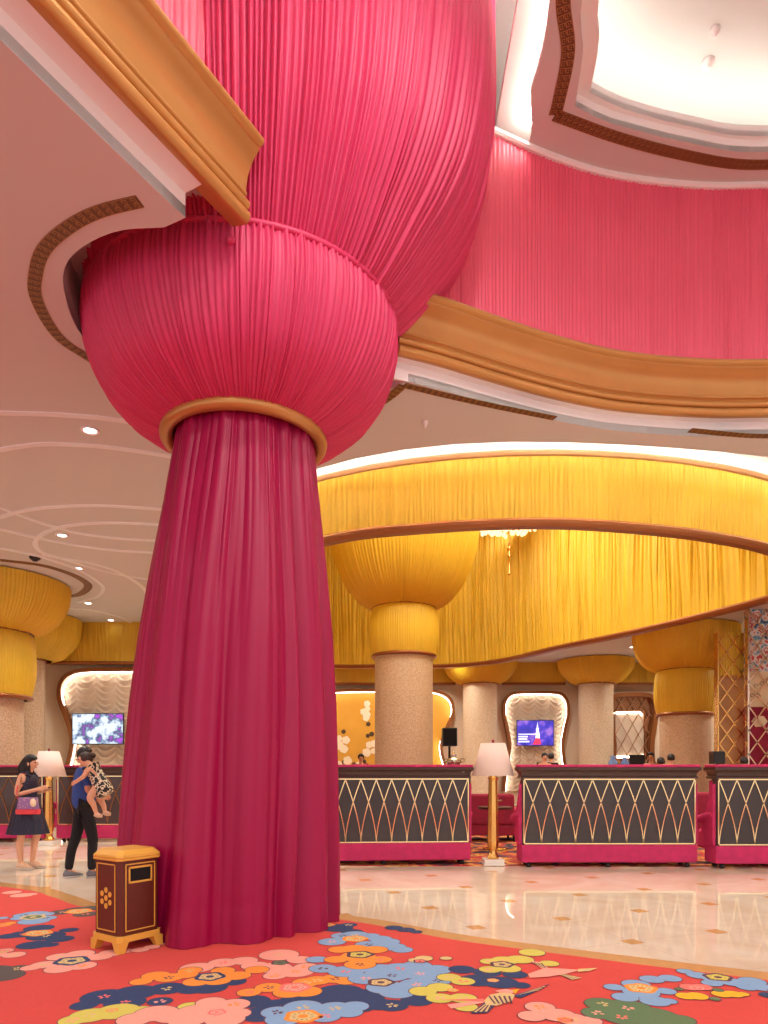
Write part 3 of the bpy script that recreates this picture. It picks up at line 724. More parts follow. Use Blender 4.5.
# ------------------------------------------------------------------ yellow canopy
can = thing('draped_canopy', 'huge oval ceiling canopy of pleated yellow cloth with bronze lower rim', 'canopy', (0, 0, 0))
HB = 3.16
def loopfn(P, z0, z1, side):
    ns = normals(P, True); N = len(P)
    def fn(u, v):
        j = (u % 1.0)*N; i = int(j) % N; t = j-int(j); p = P[i].lerp(P[(i+1) % N], t); q = ns[i]*side
        return (p.x, p.y, z0+(z1-z0)*v), (q.x, q.y, 0)
    return fn
pleated('outer_valance', loopfn(offset(drum, -.02, True), H(HB+.05), H(4.36), -1), 620, 8, .03, 'yellow', can, True, .5, 21, 4, .5)
pleated('inner_drape', loopfn(offset(drum, .06, True), H(HB+.05), H(7.42), 1), 420, 22, .085, 'yellow', can, True, .7, 22, 6, .9, ampz=lambda v: .45+.8*min(1, v*3))
rp_ = [(-.10, H(HB+.04)), (-.11, H(HB+.075)), (-.08, H(HB+.11)), (-.03, H(HB+.12)), (.1, H(HB+.12)), (.13, H(HB+.08)), (.12, H(HB+.04)), (.09, H(HB+.01)), (.0, H(HB)), (-.06, H(HB)), (-.085, H(HB+.02)), (-.10, H(HB+.04))]
sweep('bronze_rim', drum[::2]+[drum[0]], rp_, 'bronze', can, caps=False)

# ------------------------------------------------------------------ yellow columns
def yellow_column(x, y, rs, hb, hn, neck_r, bowl, lab, n=150, top=None, seed=1):
    """rs shaft radius, hb height of bowl foot, hn height of neck foot (above the floor); bowl = (r, z) above floor"""
    t = thing('draped_column', lab, 'column', (x, y, 0), 0, 'yellow draped columns')
    MB().lathe([(rs*1.12, .006), (rs*1.12, .18), (rs*1.04, .22), (rs, .25), (rs, hn+.02)], 64).build('shaft', 'shaft', t, True, auto=True)
    if neck_r:
        h = hb-hn
        pleated_lathe('neck_drape', [(neck_r*.92, hn+.03), (neck_r*1.0, hn+h*.25), (neck_r*1.03, hn+h*.55), (neck_r*.99, hn+h*.85), (neck_r*.93, hb-.02)], n//2+20, .022, 'yellow', t, seed, 12, .5, 4)
        MB().lathe([(neck_r*.85, hn-.03), (neck_r*.97, hn-.03), (neck_r*1.0, hn), (neck_r*.98, hn+.045), (neck_r*.9, hn+.06), (neck_r*.85, hn+.06)], 64, cap=False).build('lower_ring', 'bronze', t, True)
        MB().lathe([(neck_r*.85, hb-.04), (neck_r*.95, hb-.04), (neck_r*.98, hb-.01), (neck_r*.95, hb+.02), (neck_r*.85, hb+.02)], 64, cap=False).build('upper_ring', 'bronze', t, True)
    else:
        MB().lathe([(rs*.95, hn-.04), (rs*1.08, hn-.04), (rs*1.1, hn), (rs*1.06, hn+.04), (rs*.95, hn+.05)], 48, cap=False).build('collar_ring', 'bronze', t, True)
    pleated_lathe('gathered_bowl', bowl, n, .03, 'yellow', t, seed+3, 20, .5, 5)
    return t
yellow_column(.5, 17.4, .73, H(4.0), H(2.77), .83, [(.80, H(4.0)), (1.05, H(4.12)), (1.32, H(4.38)), (1.55, H(4.75)), (1.72, H(5.2)), (1.84, H(5.7)), (1.9, H(6.3)), (1.9, H(7.38))],
              'yellow topped column inside the big canopy with bulbous yellow neck and beige mosaic shaft', seed=30)
yellow_column(8.29, 19, .66, H(2.67), H(1.43), .76, [(.74, H(2.67)), (.96, H(2.76)), (1.18, H(2.98)), (1.31, H(3.3)), (1.36, H(3.78))],
              'beige mosaic column with yellow neck and bowl beside the mirrored lattice on the right', seed=40)
yellow_column(-8.15, 14.2, .66, H(2.78), H(1.42), .85, [(.85, H(2.78)), (1.12, H(2.9)), (1.36, H(3.15)), (1.5, H(3.45)), (1.54, H(3.78))],
              'yellow topped column cut by the left edge behind the woman', seed=50)
for (x, y, hb, lab, sd) in [(3.42, 24.6, 2.97, 'slim beige wall column under a yellow bowl left of the violet screen', 60), (7.55, 24.6, 2.97, 'slim beige wall column under a wide yellow bowl between violet screen and lattice niche', 70),
                        (-9.15, 17.6, 2.74, 'slim beige wall column half behind the left yellow topped column', 80)]:
    yellow_column(x, y, .6 if y > 20 else .46, H(hb), H(hb), None, [(.62, H(hb)), (.85, H(hb+.08)), (1.1, H(hb+.3)), (1.26, H(hb+.55)), (1.32, H(3.78))], lab, 120, seed=sd)

# ------------------------------------------------------------------ walls
def wall(name, x0, y0, x1, y1, z1, th=.15):
    v = Vector((x1-x0, y1-y0, 0)); n = Vector((-v.y, v.x, 0)).normalized()*th
    a = Vector((x0, y0, 0)); b = Vector((x1, y1, 0)); up = Vector((0, 0, z1))
    vs = [a, b, b+n, a+n, a+up, b+up, b+n+up, a+n+up]
    return struct(raw(name, vs, [(0, 3, 2, 1), (4, 5, 6, 7), (0, 1, 5, 4), (1, 2, 6, 5), (2, 3, 7, 6), (3, 0, 4, 7)], 'wall'))
wall('wall_back_left', -18, 18.5, -4.3, 18.5, H(HC))
wall('wall_side', -4.3, 18.65, -4.3, 25.5, H(HC))
wall('wall_back', -4.3, 25.5, 14.5, 25.5, H(HC))
wall('wall_right', 14.3, 25.5, 14.3, 6, H(HC))
wall('wall_left', -16, 5, -16, 18.5, H(HC))
def pelmet(pts, h0, lab, sd):
    P = spline(pts, 40); L = sum((b-a).length for a, b in zip(P, P[1:]))
    t = thing('wall_pelmet', lab, 'pelmet', (0, 0, 0), 0, 'yellow wall pelmets')
    wall_drape('pleated_valance', P, int(L*9), H(h0), H(HC), 'yellow_deep', None, None, .02, 4, -1, sd, parent=t)
    sweep('lower_molding', P, [(.1, H(h0)-.03), (-.05, H(h0)-.03), (-.06, H(h0)+.01), (-.04, H(h0)+.05), (0, H(h0)+.06), (.1, H(h0)+.06)], 'bronze', t)
pelmet([(-15.8, 18.1), (-4.4, 18.1)], 2.72, 'yellow pelmet along the top of the left back wall', 1)
pelmet([(-4.1, 25.1), (2.6, 25.1)], 3.02, 'yellow pelmet above the gold blossom niche', 2)
pelmet([(4.3, 25.1), (6.6, 25.1)], 3.02, 'yellow pelmet above the niche with the violet screen', 3)
pelmet([(8.5, 25.1), (14.2, 25.1)], 3.02, 'yellow pelmet above the lattice niche on the back wall', 4)

# ------------------------------------------------------------------ wall niches
def niche_outline(w, h, n=14):
    """waisted rounded outline, bottom open; (x, z) from lower left round to lower right; w = half width at shoulders"""
    half = [(w*1.0, 0), (w*.97, h*.12), (w*.86, h*.32), (w*.82, h*.48), (w*.90, h*.64), (w*.99, h*.78), (w*.97, h*.90), (w*.84, h*.97), (w*.62, h*.995), (0, h)]
    p = spline(half, 40); L = [(-q.x, q.y) for q in p]; R = [(q.x, q.y) for q in reversed(p)]
    return L+R[1:]
def swag_panel(name, out, parent, m, y=0, colw=.52, ph=.17):
    """ruched Austrian-blind cloth filling the outline"""
    zs = [q[1] for q in out]; h = max(zs); Lx = {}
    nz = 230; nx = 110; vs = []; fs = []
    half = out[:len(out)//2+1]
    tab = sorted([(q[1], -q[0]) for q in half])
    for j in range(nz+1):
        z = h*j/nz; wz = interp(tab, z)
        for i in range(nx+1):
            x = -wz+2*wz*i/nx; u = ((x/colw) % 1.0)-.5
            f = ((z-.85*u*u+.04*sin(int(x/colw+50)*2.3))/ph) % 1.0
            g = (1-abs(2*u))**.4
            vs.append((x, y-.075*(f**1.4)*g-.015, z))
    W = nx+1
    for j in range(nz):
        for i in range(nx): fs.append((j*W+i, j*W+i+1, (j+1)*W+i+1, (j+1)*W+i))
    return raw(name, vs, fs, m, parent, True)
def niche(x, y, z0, w, h, lab, back='swag', rz=0, fr=.11, led=True):
    t = thing('wall_niche', lab, 'wall niche', (x, y, z0), rz, 'waisted wall niches')
    out = niche_outline(w, h)
    N = len(out)
    # frame: thick bar profile round the outline
    b = MB(); b.strip(out, fr, .26, y=-.26); b.build('frame', 'bronze', t, True, auto=True)
    ins = MB(); inner = [(p[0]*(1-fr*.62/w), p[1]-fr*.6*(p[1]/h)) for p in out]
    ins.strip(inner, .02, .05, y=-.19)
    if led: ins.build('light_strip', 'led_niche', t)
    if back == 'swag': swag_panel('ruched_cloth', out, t, 'swag', -.02)
    else:
        hw = [(-q[0], q[1]) for q in out[:N//2+1]]
        vs = []; fs = []
        for (a, z) in hw: vs += [(-a, -.02, z), (a, -.02, z)]
        for i in range(len(hw)-1): fs.append((2*i, 2*i+1, 2*i+3, 2*i+2))
        raw('back_panel', vs, fs, back, t)
    return t
def niche_lamp(t): pass
niche(-6.65, 18.47, .5, 1.95, 3.52, 'lit wall niche with taupe ruched cloth behind the blossom screen on the left')
niche(5.57, 25.47, .55, 1.18, 3.62, 'lit waisted wall niche with ruched cloth around the violet screen')
nb = niche(.0, 25.47, .4, 2.55, 3.85, 'wide gold papered niche with white blossoms behind the canopy column', 'gold_paper')
rn = random.Random(3)
fl = MB()
for (cx_, cz_) in [(-1.55, 2.05), (-.55, 1.95), (-1.5, .9), (-.9, .85), (.9, 1.8), (-.7, 3.0)]:
    for k in range(6):
        x = cx_+rn.uniform(-.22, .22); z = cz_+rn.uniform(-.4, .4); r = rn.uniform(.1, .17)
        fl.cur = 0 if rn.random() < .7 else 1
        if fl.cur: r *= .6
        vs = [(x+r*(1+.08*cos(5*a))*cos(a), -.028-k*.0012, z+r*(1+.08*cos(5*a))*sin(a)) for a in [2*PI*i/20 for i in range(20)]]
        raw('leaf_print' if fl.cur else 'blossom_print', vs, [tuple(range(20))[::-1]], 'paper_dark' if fl.cur else 'paper_white', nb)
nm = niche(9.12, 25.47, .5, .84, 3.6, 'bronze framed wall niche with mirrored diamond lattice on the back wall', 'mirror_flat', fr=.15, led=False)
# mirror image of a glowing niche modelled as solid parts, lattice over it
MB().box(-.6, .45, -.07, -.04, 1.25, 3.0).build('reflected_cloth_panel', 'swag', nm, bevel=.02)
ib = MB()
ib.strip([(-.62, 3.0), (.3, 3.02), (.46, 2.9), (.44, 2.4), (.5, 1.9), (.5, 1.35), (.4, 1.22), (-.6, 1.2)], .035, .08, y=-.12); ib.build('reflected_frame', 'bronze', nm)
for l_ in ([(-.6, 2.93), (.28, 2.95), (.36, 2.86)], [(-.6, 1.3), (.3, 1.3), (.42, 1.38)]): MB().strip(l_, .06, .02, y=-.1).build('reflected_light_strip', 'led_niche', nm)
lt = MB()
for k in range(-7, 10):
    for s in (-1, 1):
        pts = []
        for j in range(25):
            z = 3.5*j/24; x = s*(z-1.75)*.55+k*.42
            ok = abs(x) < .7
            if ok: pts.append((x, z))
        if len(pts) > 1: lt.strip(pts, .022, .02, y=-.16)
lt.build('diamond_lattice', 'mirror', nm)

# ------------------------------------------------------------------ televisions
def tv(x, y, z, w, h, m, lab):
    t = thing('television', lab, 'television', (x, y, z))
    MB().box(-w/2, w/2, -.05, .0, -h/2, h/2).build('housing', 'tv', t, bevel=.008)
    MB().box(-w/2+.02, w/2-.02, -.054, -.05, -h/2+.02, h/2-.02).build('screen', m, t)
    MB().box(-.15, .15, 0, .1, -.15, .15).build('wall_bracket', 'black', t)
    return t
tv((98.5-384)/F*18.2, 18.2, H((767-729)*18.2/F), 1.36, .82, 'screen_l', 'wall television showing white and purple blossoms on the left')
t = tv((535-384)/F*25.2, 25.2, H((767-733)*25.2/F), 1.36, .94, 'screen_r', 'wall television with violet picture in the right ruched niche')
pic = MB()
def sil(pts): pic.add([(x, -.0575, z) for x, z in pts], [tuple(range(len(pts)))])
pic.cur = 0
sil([(.0, -.2), (.16, -.2), (.15, .02), (.12, .06), (.13, .14), (.1, .2), (.09, .34), (.08, .42), (.07, .34), (.05, .2), (.02, .14), (.03, .05)])
for k, (a, b_) in enumerate([(-.62, -.28), (-.62, -.3), (-.62, -.22)]): pic.box(a, b_, -.0575, -.055, -.16-.09*k, -.11-.09*k)
pic.box(-.62, .1, -.0575, -.055, -.06, -.03)
pic.cur = 1; pic.add([(x, -.058, z) for x, z in [(-.1, -.42), (.22, -.42), (.16, -.2), (.02, -.18)]], [(0, 1, 2, 3)])
pic.build('picture_shapes', ['s_white', 's_red'], t)
# red sign on the left wall
t = thing('wall_sign', 'small red fire sign with white pictogram on the left back wall', 'sign', ((35.5-384)/F*18.4, 18.44, H((767-748)*18.4/F)))
MB().box(-.12, .12, -.02, .04, -.15, .15).build('sign_board', 'sign_red', t)
s = MB(); s.box(-.03, .03, -.024, -.02, -.07, .06); s.box(-.045, .045, -.024, -.02, -.10, -.07); s.box(-.02, .02, -.024, -.02, .07, .1); s.box(-.06, -.03, -.024, -.02, .03, .045)
s.build('pictogram', 'paper_white', t)

# ------------------------------------------------------------------ mirrored screens on the right
def lattice(b, w, h, cw, ch, y, bw=.025):
    """crossing diagonal strips over a w x h rectangle from (0, 0)"""
    sl = ch/cw; n = int(w/cw+h/ch)+3
    for k in range(-n, n):
        for s in (-1, 1):
            # line z = s*sl*(x) + c
            c = k*ch if s > 0 else k*ch+0
            pts = []
            for j in range(41):
                x = w*j/40; z = s*sl*x+c
                if 0 <= z <= h: pts.append((x, z))
            if len(pts) > 1:
                b.strip([pts[0], pts[-1]], bw, .03, y=y)
YS = 17.0
t = thing('mirror_screen', 'tan panel screen with gold diamond lattice and a reflected yellow pelmet built in at the right', 'lattice screen', ((717-384)/F*YS, YS, 0))
MB().box(0, .74, 0, .1, .0, H(2.25)).build('tan_back_panel', 'tan_panel', t)
b = MB(); b.box(.03, .74, -.035, -.005, H(2.2), H(3.3)); b.build('reflected_pelmet_panel', 'yellow', t)  # pelmet reflected in the screen, modelled as real cloth
P = [Vector((.03, -.04, 0)), Vector((.74, -.04, 0))]
wall_drape('reflected_pelmet_pleats', P, 12, H(2.24), H(3.3), 'yellow', None, None, .03, 3, -1, 5, parent=t)
MB().box(.0, .74, -.07, .0, H(2.18), H(2.25)).build('gold_rail', 'gold', t)
MB().box(-.03, .0, -.1, .1, 0, H(3.3)).build('edge_post', 'gold_metal', t)
b = MB(); lattice(b, .74, H(3.25), .36, .50, -.13); b.build('diamond_lattice', 'gold_metal', t)
YS -= .35
t = thing('mirror_screen', 'tall mural screen painted with reflected blue and red flowers under mirrored diamond lattice at the right edge', 'lattice screen', ((746-384)/F*YS, YS, 0))
MB().box(0, 2.4, 0, .1, H(2.3), H(3.85)).build('reflected_flowers', 'reflections', t)  # solid panels coloured with the screen's mirrored surroundings
MB().box(0, 2.4, 0, .1, H(1.45), H(2.3)).build('white_panel', 'paper_white', t)
MB().box(0, 2.4, 0, .1, .0, H(1.45)).build('red_panel', 'velvet_red', t)
b = MB()
hx = MB()
for k in range(6):
    x = .32+k*.46; vs = [(x+.2*cos(a), -.01, H(1.1)+.15*sin(a)) for a in [PI/3*i for i in range(6)]]; raw('white_hexagon', vs, [tuple(range(6))], 'paper_white', t)
sc = MB(); rn = random.Random(8)
for k in range(14):
    cx_ = rn.uniform(.1, 2.2); cz_ = H(rn.uniform(1.55, 2.2)); MB().strip([(cx_+.06*cos(a)*(1-a/8), cz_+.06*sin(a)*(1-a/8)) for a in [i*.5 for i in range(12)]], .012, .004, y=-.008).build('scroll_print', 'paper_dark', t)
b = MB(); lattice(b, 2.4, H(3.85), .42, .58, -.12, .032); b.build('mirror_lattice', 'mirror', t)
MB().box(-.02, .02, -.12, .02, 0, H(3.85)).build('edge_post', 'mirror', t)

# ------------------------------------------------------------------ banquettes
def banquette(x, y, w, cells, lab, rz=0, panel='panel_dark', capm='wood_dark', lat='brass_line'):
    t = thing('banquette', lab, 'banquette', (x, y, 0), rz, 'high backed banquettes with gold lattice'); h2 = w/2
    MB().box(-h2, h2, .0, .36, .075, .33).build('velvet_base', 'velvet', t, bevel=.015)
    MB().box(-h2+.02, h2-.02, .012, .14, .33, 1.27).build('back_panel', panel, t)
    g = MB()
    for z in (.335, 1.255): g.box(-h2+.03, h2-.03, -.002, .016, z, z+.018)
    for x_ in (-h2+.03, h2-.045): g.box(x_, x_+.015, -.002, .016, .335, 1.27)
    g.build('brass_frame', 'brass_line', t)
    l = MB(); cw = (w-.09)/cells; z0, z1 = .352, 1.256
    for i in range(cells):
        for s in (0, 1):
            xa = -h2+.045+cw*(i+s); d = cw*(1 if s == 0 else -1)
            l.strip([(xa+d*(k/16)**1.55, z0+(z1-z0)*k/16) for k in range(17)], .014, .012, y=-.001)
    l.build('brass_lattice', lat, t)
    c = MB(); prof = [(.0, 1.27), (-.02, 1.275), (-.022, 1.30), (-.005, 1.315), (-.01, 1.345), (-.03, 1.375), (-.055, 1.395), (-.06, 1.435)]
    e = h2-.02
    vs = []; fs = []
    for (d, z) in prof: vs += [(-e+d, .012+d, z), (e-d, .012+d, z), (e-d, .30-d*.2, z), (-e+d, .30-d*.2, z)]
    for j in range(len(prof)-1):
        for k in range(4): fs.append((j*4+k, j*4+(k+1) % 4, (j+1)*4+(k+1) % 4, (j+1)*4+k))
    n = len(prof)-1; fs.append((n*4, n*4+1, n*4+2, n*4+3)); fs.append((3, 2, 1, 0)); c.add(vs, fs); c.build('crown_molding', capm, t)
    MB().box(-e-.05, e+.05, -.04, .3, 1.435, 1.475).build('velvet_top', 'velvet', t, bevel=.012)
    MB().box(-h2+.03, h2-.03, .14, .30, .4, 1.25).build('padded_back', 'velvet', t, bevel=.03)
    MB().box(-h2+.1, h2-.1, .30, .84, .22, .50).build('seat', 'velvet', t, bevel=.04)
    for s in (-1, 1):
        a = MB(); xs = s*(h2-.02)
        prof_a = [(.05, .33), (.36, .33), (.42, .45), (.40, .68), (.3, .78), (.05, 1.2)]
        vs = [(xs, p[0], p[1]) for p in prof_a]+[(xs+s*.04, p[0], p[1]) for p in prof_a]; nn = len(prof_a)
        fs = [tuple(range(nn)), tuple(range(nn, 2*nn))[::-1]]+[(k, (k+1) % nn, nn+(k+1) % nn, nn+k) for k in range(nn)]
        a.add(vs, fs); a.tube([(xs+s*.02, .1, .76), (xs+s*.03, .2, .74), (xs+s*.04, .42, .68)], [.035, .055, .065], 12)
        a.build('arm', 'velvet', t, True, auto=True)
    for cx_ in (-h2+.12, 0, h2-.12):
        for cy_ in (.08, .29):
            MB().lathe([(.02, 0), (.035, .01), (.04, .035), (.03, .06), (.02, .075)], 14, (cx_, cy_)).build('foot', 'black', t, True)
    return t
banquette(.0, 10.06, 2.56, 11, 'dark banquette back with gold lattice directly right of the pink curtain', math.radians(4))
banquette((609.5-384)/F*9.86, 9.86, 2.52, 10, 'dark banquette back with gold lattice between the white lamp and the narrow right gap')
banquette((716-384)/F*9.72+1.3, 9.72, 2.60, 10, 'dark banquette back with gold lattice cut by the right edge of the picture')
banquette((44-384)/F*13.2-1.3, 13.2, 2.6, 8, 'dark banquette back behind the woman at the left edge', 0, 'wood_dark', 'wood_dark', 'bronze')
banquette((56-384)/F*13.2+1.3, 13.2, 2.6, 8, 'dark banquette back behind the man carrying the child', 0, 'wood_dark', 'wood_dark', 'bronze')

# ------------------------------------------------------------------ floor lamps
def floor_lamp(x, y, s, lab, z=.006):
    t = thing('floor_lamp', lab, 'floor lamp', (x, y, z), 0, 'gold floor lamps'); t.scale = (s, s, s)
    MB().box(-.15, .15, -.15, .15, 0, .03).box(-.14, .14, -.14, .14, .03, .085).build('marble_base', 'marble_white', t, bevel=.006)
    MB().lathe([(.085, .085), (.09, .11), (.06, .16), (.05, .20), (.075, .25), (.085, .32), (.075, .8), (.062, 1.2), (.075, 1.24), (.04, 1.27), (.012, 1.28), (.012, 1.73)], 8, a0=PI/8).build('gold_stem', 'gold_metal', t)
    sh = MB().lathe([(.30, 1.27), (.175, 1.73)], 40, cap=False).build('lamp_shade', 'shade', t, True)
    m = sh.modifiers.new('thick', 'SOLIDIFY'); m.thickness = .006
    MB().lathe([(.004, 1.725), (.03, 1.73), (.012, 1.745), (.022, 1.765), (.004, 1.785)], 12).build('finial', 'velvet_red', t, True)
    b = MB()
    for k in range(3): a = k*2*PI/3; b.tube([(0, 0, 1.725), (.176*cos(a), .176*sin(a), 1.725)], .004, 6)
    b.build('shade_spider', 'gold_metal', t)
floor_lamp((493-384)/F*10.15, 10.15, 1.03, 'tall gold floor lamp with white shade standing between the two right banquettes')
floor_lamp((49-384)/F*12.75, 12.75, 1.0, 'gold floor lamp with pale shade behind the woman with the bag', 0)

# ------------------------------------------------------------------ litter bin
t = thing('litter_bin', 'brown and ochre litter bin with gold dots standing beside the magenta curtain', 'litter bin', (-2.055, 5.52, .0085), math.radians(-35)); t.scale = (.93, .93, .96)
# local: x = along short face; corner chamfered prism
def chamf(w, d, c, z0, z1, w2=None, d2=None):
    w2 = w2 or w; d2 = d2 or d; vs = []
    for (W, D, z) in ((w, d, z0), (w2, d2, z1)):
        a, b_ = W/2, D/2; vs += [(-a+c, -b_, z), (a-c, -b_, z), (a, -b_+c, z), (a, b_-c, z), (a-c, b_, z), (-a+c, b_, z), (-a, b_-c, z), (-a, -b_+c, z)]
    fs = [tuple(range(8))[::-1], tuple(range(8, 16))]+[(k, (k+1) % 8, 8+(k+1) % 8, 8+k) for k in range(8)]
    return vs, fs
Wb, Db, ch = .37, .40, .035
m = MB(); m.add(*chamf(Wb, Db, ch, .135, .735)); m.build('cabinet', 'bin_brown', t)
m = MB(); m.add(*chamf(Wb+.03, Db+.03, ch, .735, .755)); m.add(*chamf(Wb+.03, Db+.03, ch, .755, .775, Wb+.03, Db+.03)); m.add(*chamf(Wb+.03, Db+.03, ch, .775, .82, Wb-.05, Db-.05)); m.build('lid', 'bin_gold', t, bevel=.006)
m = MB(); m.add(*chamf(Wb+.03, Db+.03, ch, .085, .135))
for sx in (-1, 1):
    for sy in (-1, 1):
        cx_, cy_ = sx*(Wb/2-.03), sy*(Db/2-.03)
        vs = []
        for (z, e) in ((0, .0), (.088, .0)):
            o_ = .045; i_ = .01 if z == 0 else .05
            xs = sorted([cx_+sx*o_, cx_-sx*i_]); ys = sorted([cy_+sy*o_, cy_-sy*i_])
            vs += [(xs[0], ys[0], z), (xs[1], ys[0], z), (xs[1], ys[1], z), (xs[0], ys[1], z)]
        m.add(vs, [(0, 3, 2, 1), (4, 5, 6, 7), (0, 1, 5, 4), (1, 2, 6, 5), (2, 3, 7, 6), (3, 0, 4, 7)])
m.build('footed_base', 'bin_gold', t)
def frame_rect(b, u0, u1, z0, z1, w, face):
    # face 'f': plane y=-Db/2 ; face 'r': plane x=+Wb/2
    e = .004
    for (a0, a1, c0, c1) in ((u0, u1, z0, z0+w), (u0, u1, z1-w, z1), (u0, u0+w, z0, z1), (u1-w, u1, z0, z1)):
        if face == 'f': b.box(a0, a1, -Db/2-e, -Db/2, c0, c1)
        else: b.box(Wb/2, Wb/2+e, a0, a1, c0, c1)
m = MB(); frame_rect(m, -.13, .13, .165, .71, .009, 'f'); frame_rect(m, -.145, .145, .165, .71, .009, 'r'); m.build('gold_inlay_lines', 'bin_gold', t)
m = MB()
for (u, z) in [(0, .43)]+[(.064*cos(a), .43+.064*sin(a)) for a in [PI/2+PI/3*k for k in range(6)]]:
    vs = [(u+.023*cos(a), -Db/2-.004, z+.023*sin(a)) for a in [2*PI*i/20 for i in range(20)]]; n_ = len(m.v); m.add(vs+[(v[0], -Db/2, v[2]) for v in vs], [tuple(range(20))]+[(k, (k+1) % 20, 20+(k+1) % 20, 20+k) for k in range(20)])
m.build('gold_dots', 'bin_gold', t)
m = MB(); m.box(Wb/2, Wb/2+.003, -.10, .10, .565, .67); m.build('slot', 'void', t)
m = MB(); frame_rect(m, -.115, .115, .55, .685, .016, 'r'); o = m.build('slot_frame', 'bin_gold', t)

# ------------------------------------------------------------------ lounge furniture seen through the gaps
def sofa(x, y, w, lab, rz=0, z=.006):
    t = thing('sofa', lab, 'sofa', (x, y, z), rz, 'velvet lounge seats'); h = w/2
    MB().box(-h, h, -.4, .4, .12, .32).build('base', 'velvet_red', t, bevel=.02)
    MB().box(-h+.14, h-.14, -.36, .25, .32, .46).build('seat_cushion', 'velvet', t, bevel=.04)
    MB().box(-h+.1, h-.1, .22, .42, .32, .92).build('backrest', 'velvet_red', t, bevel=.05)
    for s in (-1, 1): MB().box(s*h-.09, s*h+.09, -.4, .4, .12, .62).build('arm', 'velvet', t, bevel=.05)
    for sx in (-1, 1):
        for sy in (-1, 1): MB().lathe([(.02, 0), (.03, .12)], 10, (sx*(h-.1), sy*.32)).build('leg', 'black', t)
    return t
sofa(1.75, 13.6, 1.7, 'crimson velvet sofa seen behind the tall gold lamp', PI)
sofa(3.9, 14.3, 1.5, 'pink velvet sofa in the lounge just right of the lamp', PI)
sofa(.9, 15.8, 1.2, 'small pink velvet sofa deeper in the lounge left of the lamp', 0)
sofa(6.3, 14.3, 1.0, 'pink armchair seen through the narrow gap between the right banquettes', PI)
def table(x, y, r, lab):
    t = thing('round_table', lab, 'table', (x, y, .006))
    MB().lathe([(r, .70), (r, .74)], 32).build('tabletop', 'wood_dark', t, bevel=.005)
    MB().lathe([(.04, .03), (.03, .4), (.05, .70)], 16).build('pedestal', 'gold_metal', t, True)
    MB().lathe([(.22, 0), (.2, .02), (.05, .035)], 24).build('foot_plate', 'gold_metal', t, True)
table(1.95, 12.1, .3, 'small round dark table behind the banquette left of the lamp')
table(6.05, 12.2, .3, 'small round dark table behind the narrow right gap')
def plate_stack(x, y, z, lab):
    t = thing('cake_stand', lab, 'cake stand', (x, y, z))
    MB().lathe([(.07, 0), (.02, .02), (.015, .09), (.12, .10), (.125, .115), (.01, .115)], 20).build('stand', 'silver', t, True)
    MB().ball((0, 0, .15), .05, 8, (1, 1, .7)).build('pastry', 'c_coral', t, True)
plate_stack(1.95, 12.05, .746, 'silver stand with a pink sweet on the small table left of the lamp')
# service cabinet with samovar, speaker on stand
t = thing('service_cabinet', 'dark tall service cabinet behind the first banquette', 'cabinet', (1.0, 11.75, .006))
MB().box(-.45, .45, -.22, .22, .06, 1.36).build('carcass', 'wood_dark', t, bevel=.01)
MB().box(-.47, .47, -.24, .24, 1.36, 1.40).build('cabinet_top', 'wood_dark', t, bevel=.006)
for s in (-1, 1):
    d = MB().box(s*.22-.2, s*.22+.2, -.235, -.22, .12, 1.3).build('door', 'wood_dark', t, bevel=.004)
    MB().ball((s*.05, -.25, .75), .015, 6).build('knob', 'gold_metal', d, True)
MB().box(-.42, .42, -.2, .2, 0, .06).build('plinth', 'black', t)
t = thing('samovar', 'silver samovar urn on the cabinet below the black loudspeaker', 'samovar', (1.17, 11.6, 1.406))
MB().lathe([(.09, 0), (.10, .02), (.05, .035), (.045, .05), (.11, .08), (.13, .13), (.11, .17), (.05, .19), (.04, .22), (.055, .235), (.02, .26), (.015, .29), (.001, .30)], 24).build('urn', 'silver', t, True)
for s in (-1, 1): MB().tube([(s*.12, 0, .11), (s*.18, 0, .13), (s*.185, 0, .17), (s*.12, 0, .17)], .009, 8).build('handle', 'silver', t, True)
MB().tube([(0, -.1, .08), (0, -.16, .08), (0, -.165, .05)], .01, 8).build('tap', 'silver', t, True)
t = thing('loudspeaker', 'black loudspeaker on a stand above the banquette by the gold arched niche', 'loudspeaker', ((450-384)/F*12.4, 12.5, .006))
z0 = H((767-746)*12.2/F); z1 = H((767-727.5)*12.2/F)
MB().box(-.13, .13, -.12, .12, z0, z1).build('cabinet', 'black', t, bevel=.012)
MB().box(-.11, .11, -.128, -.12, z0+.02, z1-.02).build('grille', 'void', t)
MB().tube([(0, 0, .03), (0, 0, z0)], .022, 10).build('pole', 'black', t, True)
for k in range(3): a = k*2*PI/3; MB().tube([(0, 0, .6), (.25*cos(a), .25*sin(a), .015)], .013, 8).build('leg', 'black', t, True)
# black monitors on the far service counter
def counter(x, y, w, lab):
    t = thing('service_counter', lab, 'counter', (x, y, .006))
    MB().box(-w/2, w/2, 0, .5, 0, 1.3).build('counter_body', 'wood_dark', t); MB().box(-w/2-.03, w/2+.03, -.03, .53, 1.3, 1.34).build('worktop', 'marble_white', t, bevel=.006)
counter(8.9, 22.6, 4.6, 'far dark service counter below the lattice niche'); counter(-1.1, 22.4, 3.0, 'far dark service counter in front of the gold blossom niche')
def monitor(x, y, z, w, h, lab):
    t = thing('monitor', lab, 'monitor', (x, y, z))
    MB().box(-w/2, w/2, -.02, .02, .08, .08+h).build('screen_housing', 'black', t, bevel=.006)
    MB().box(-.02, .02, -.01, .03, .01, .1).build('stand', 'black', t); MB().box(-.1, .1, -.07, .07, 0, .012).build('base', 'black', t)
monitor((637-384)/F*22.8, 22.8, 1.346, .52, .42, 'black monitor on the far counter below the lattice niche')
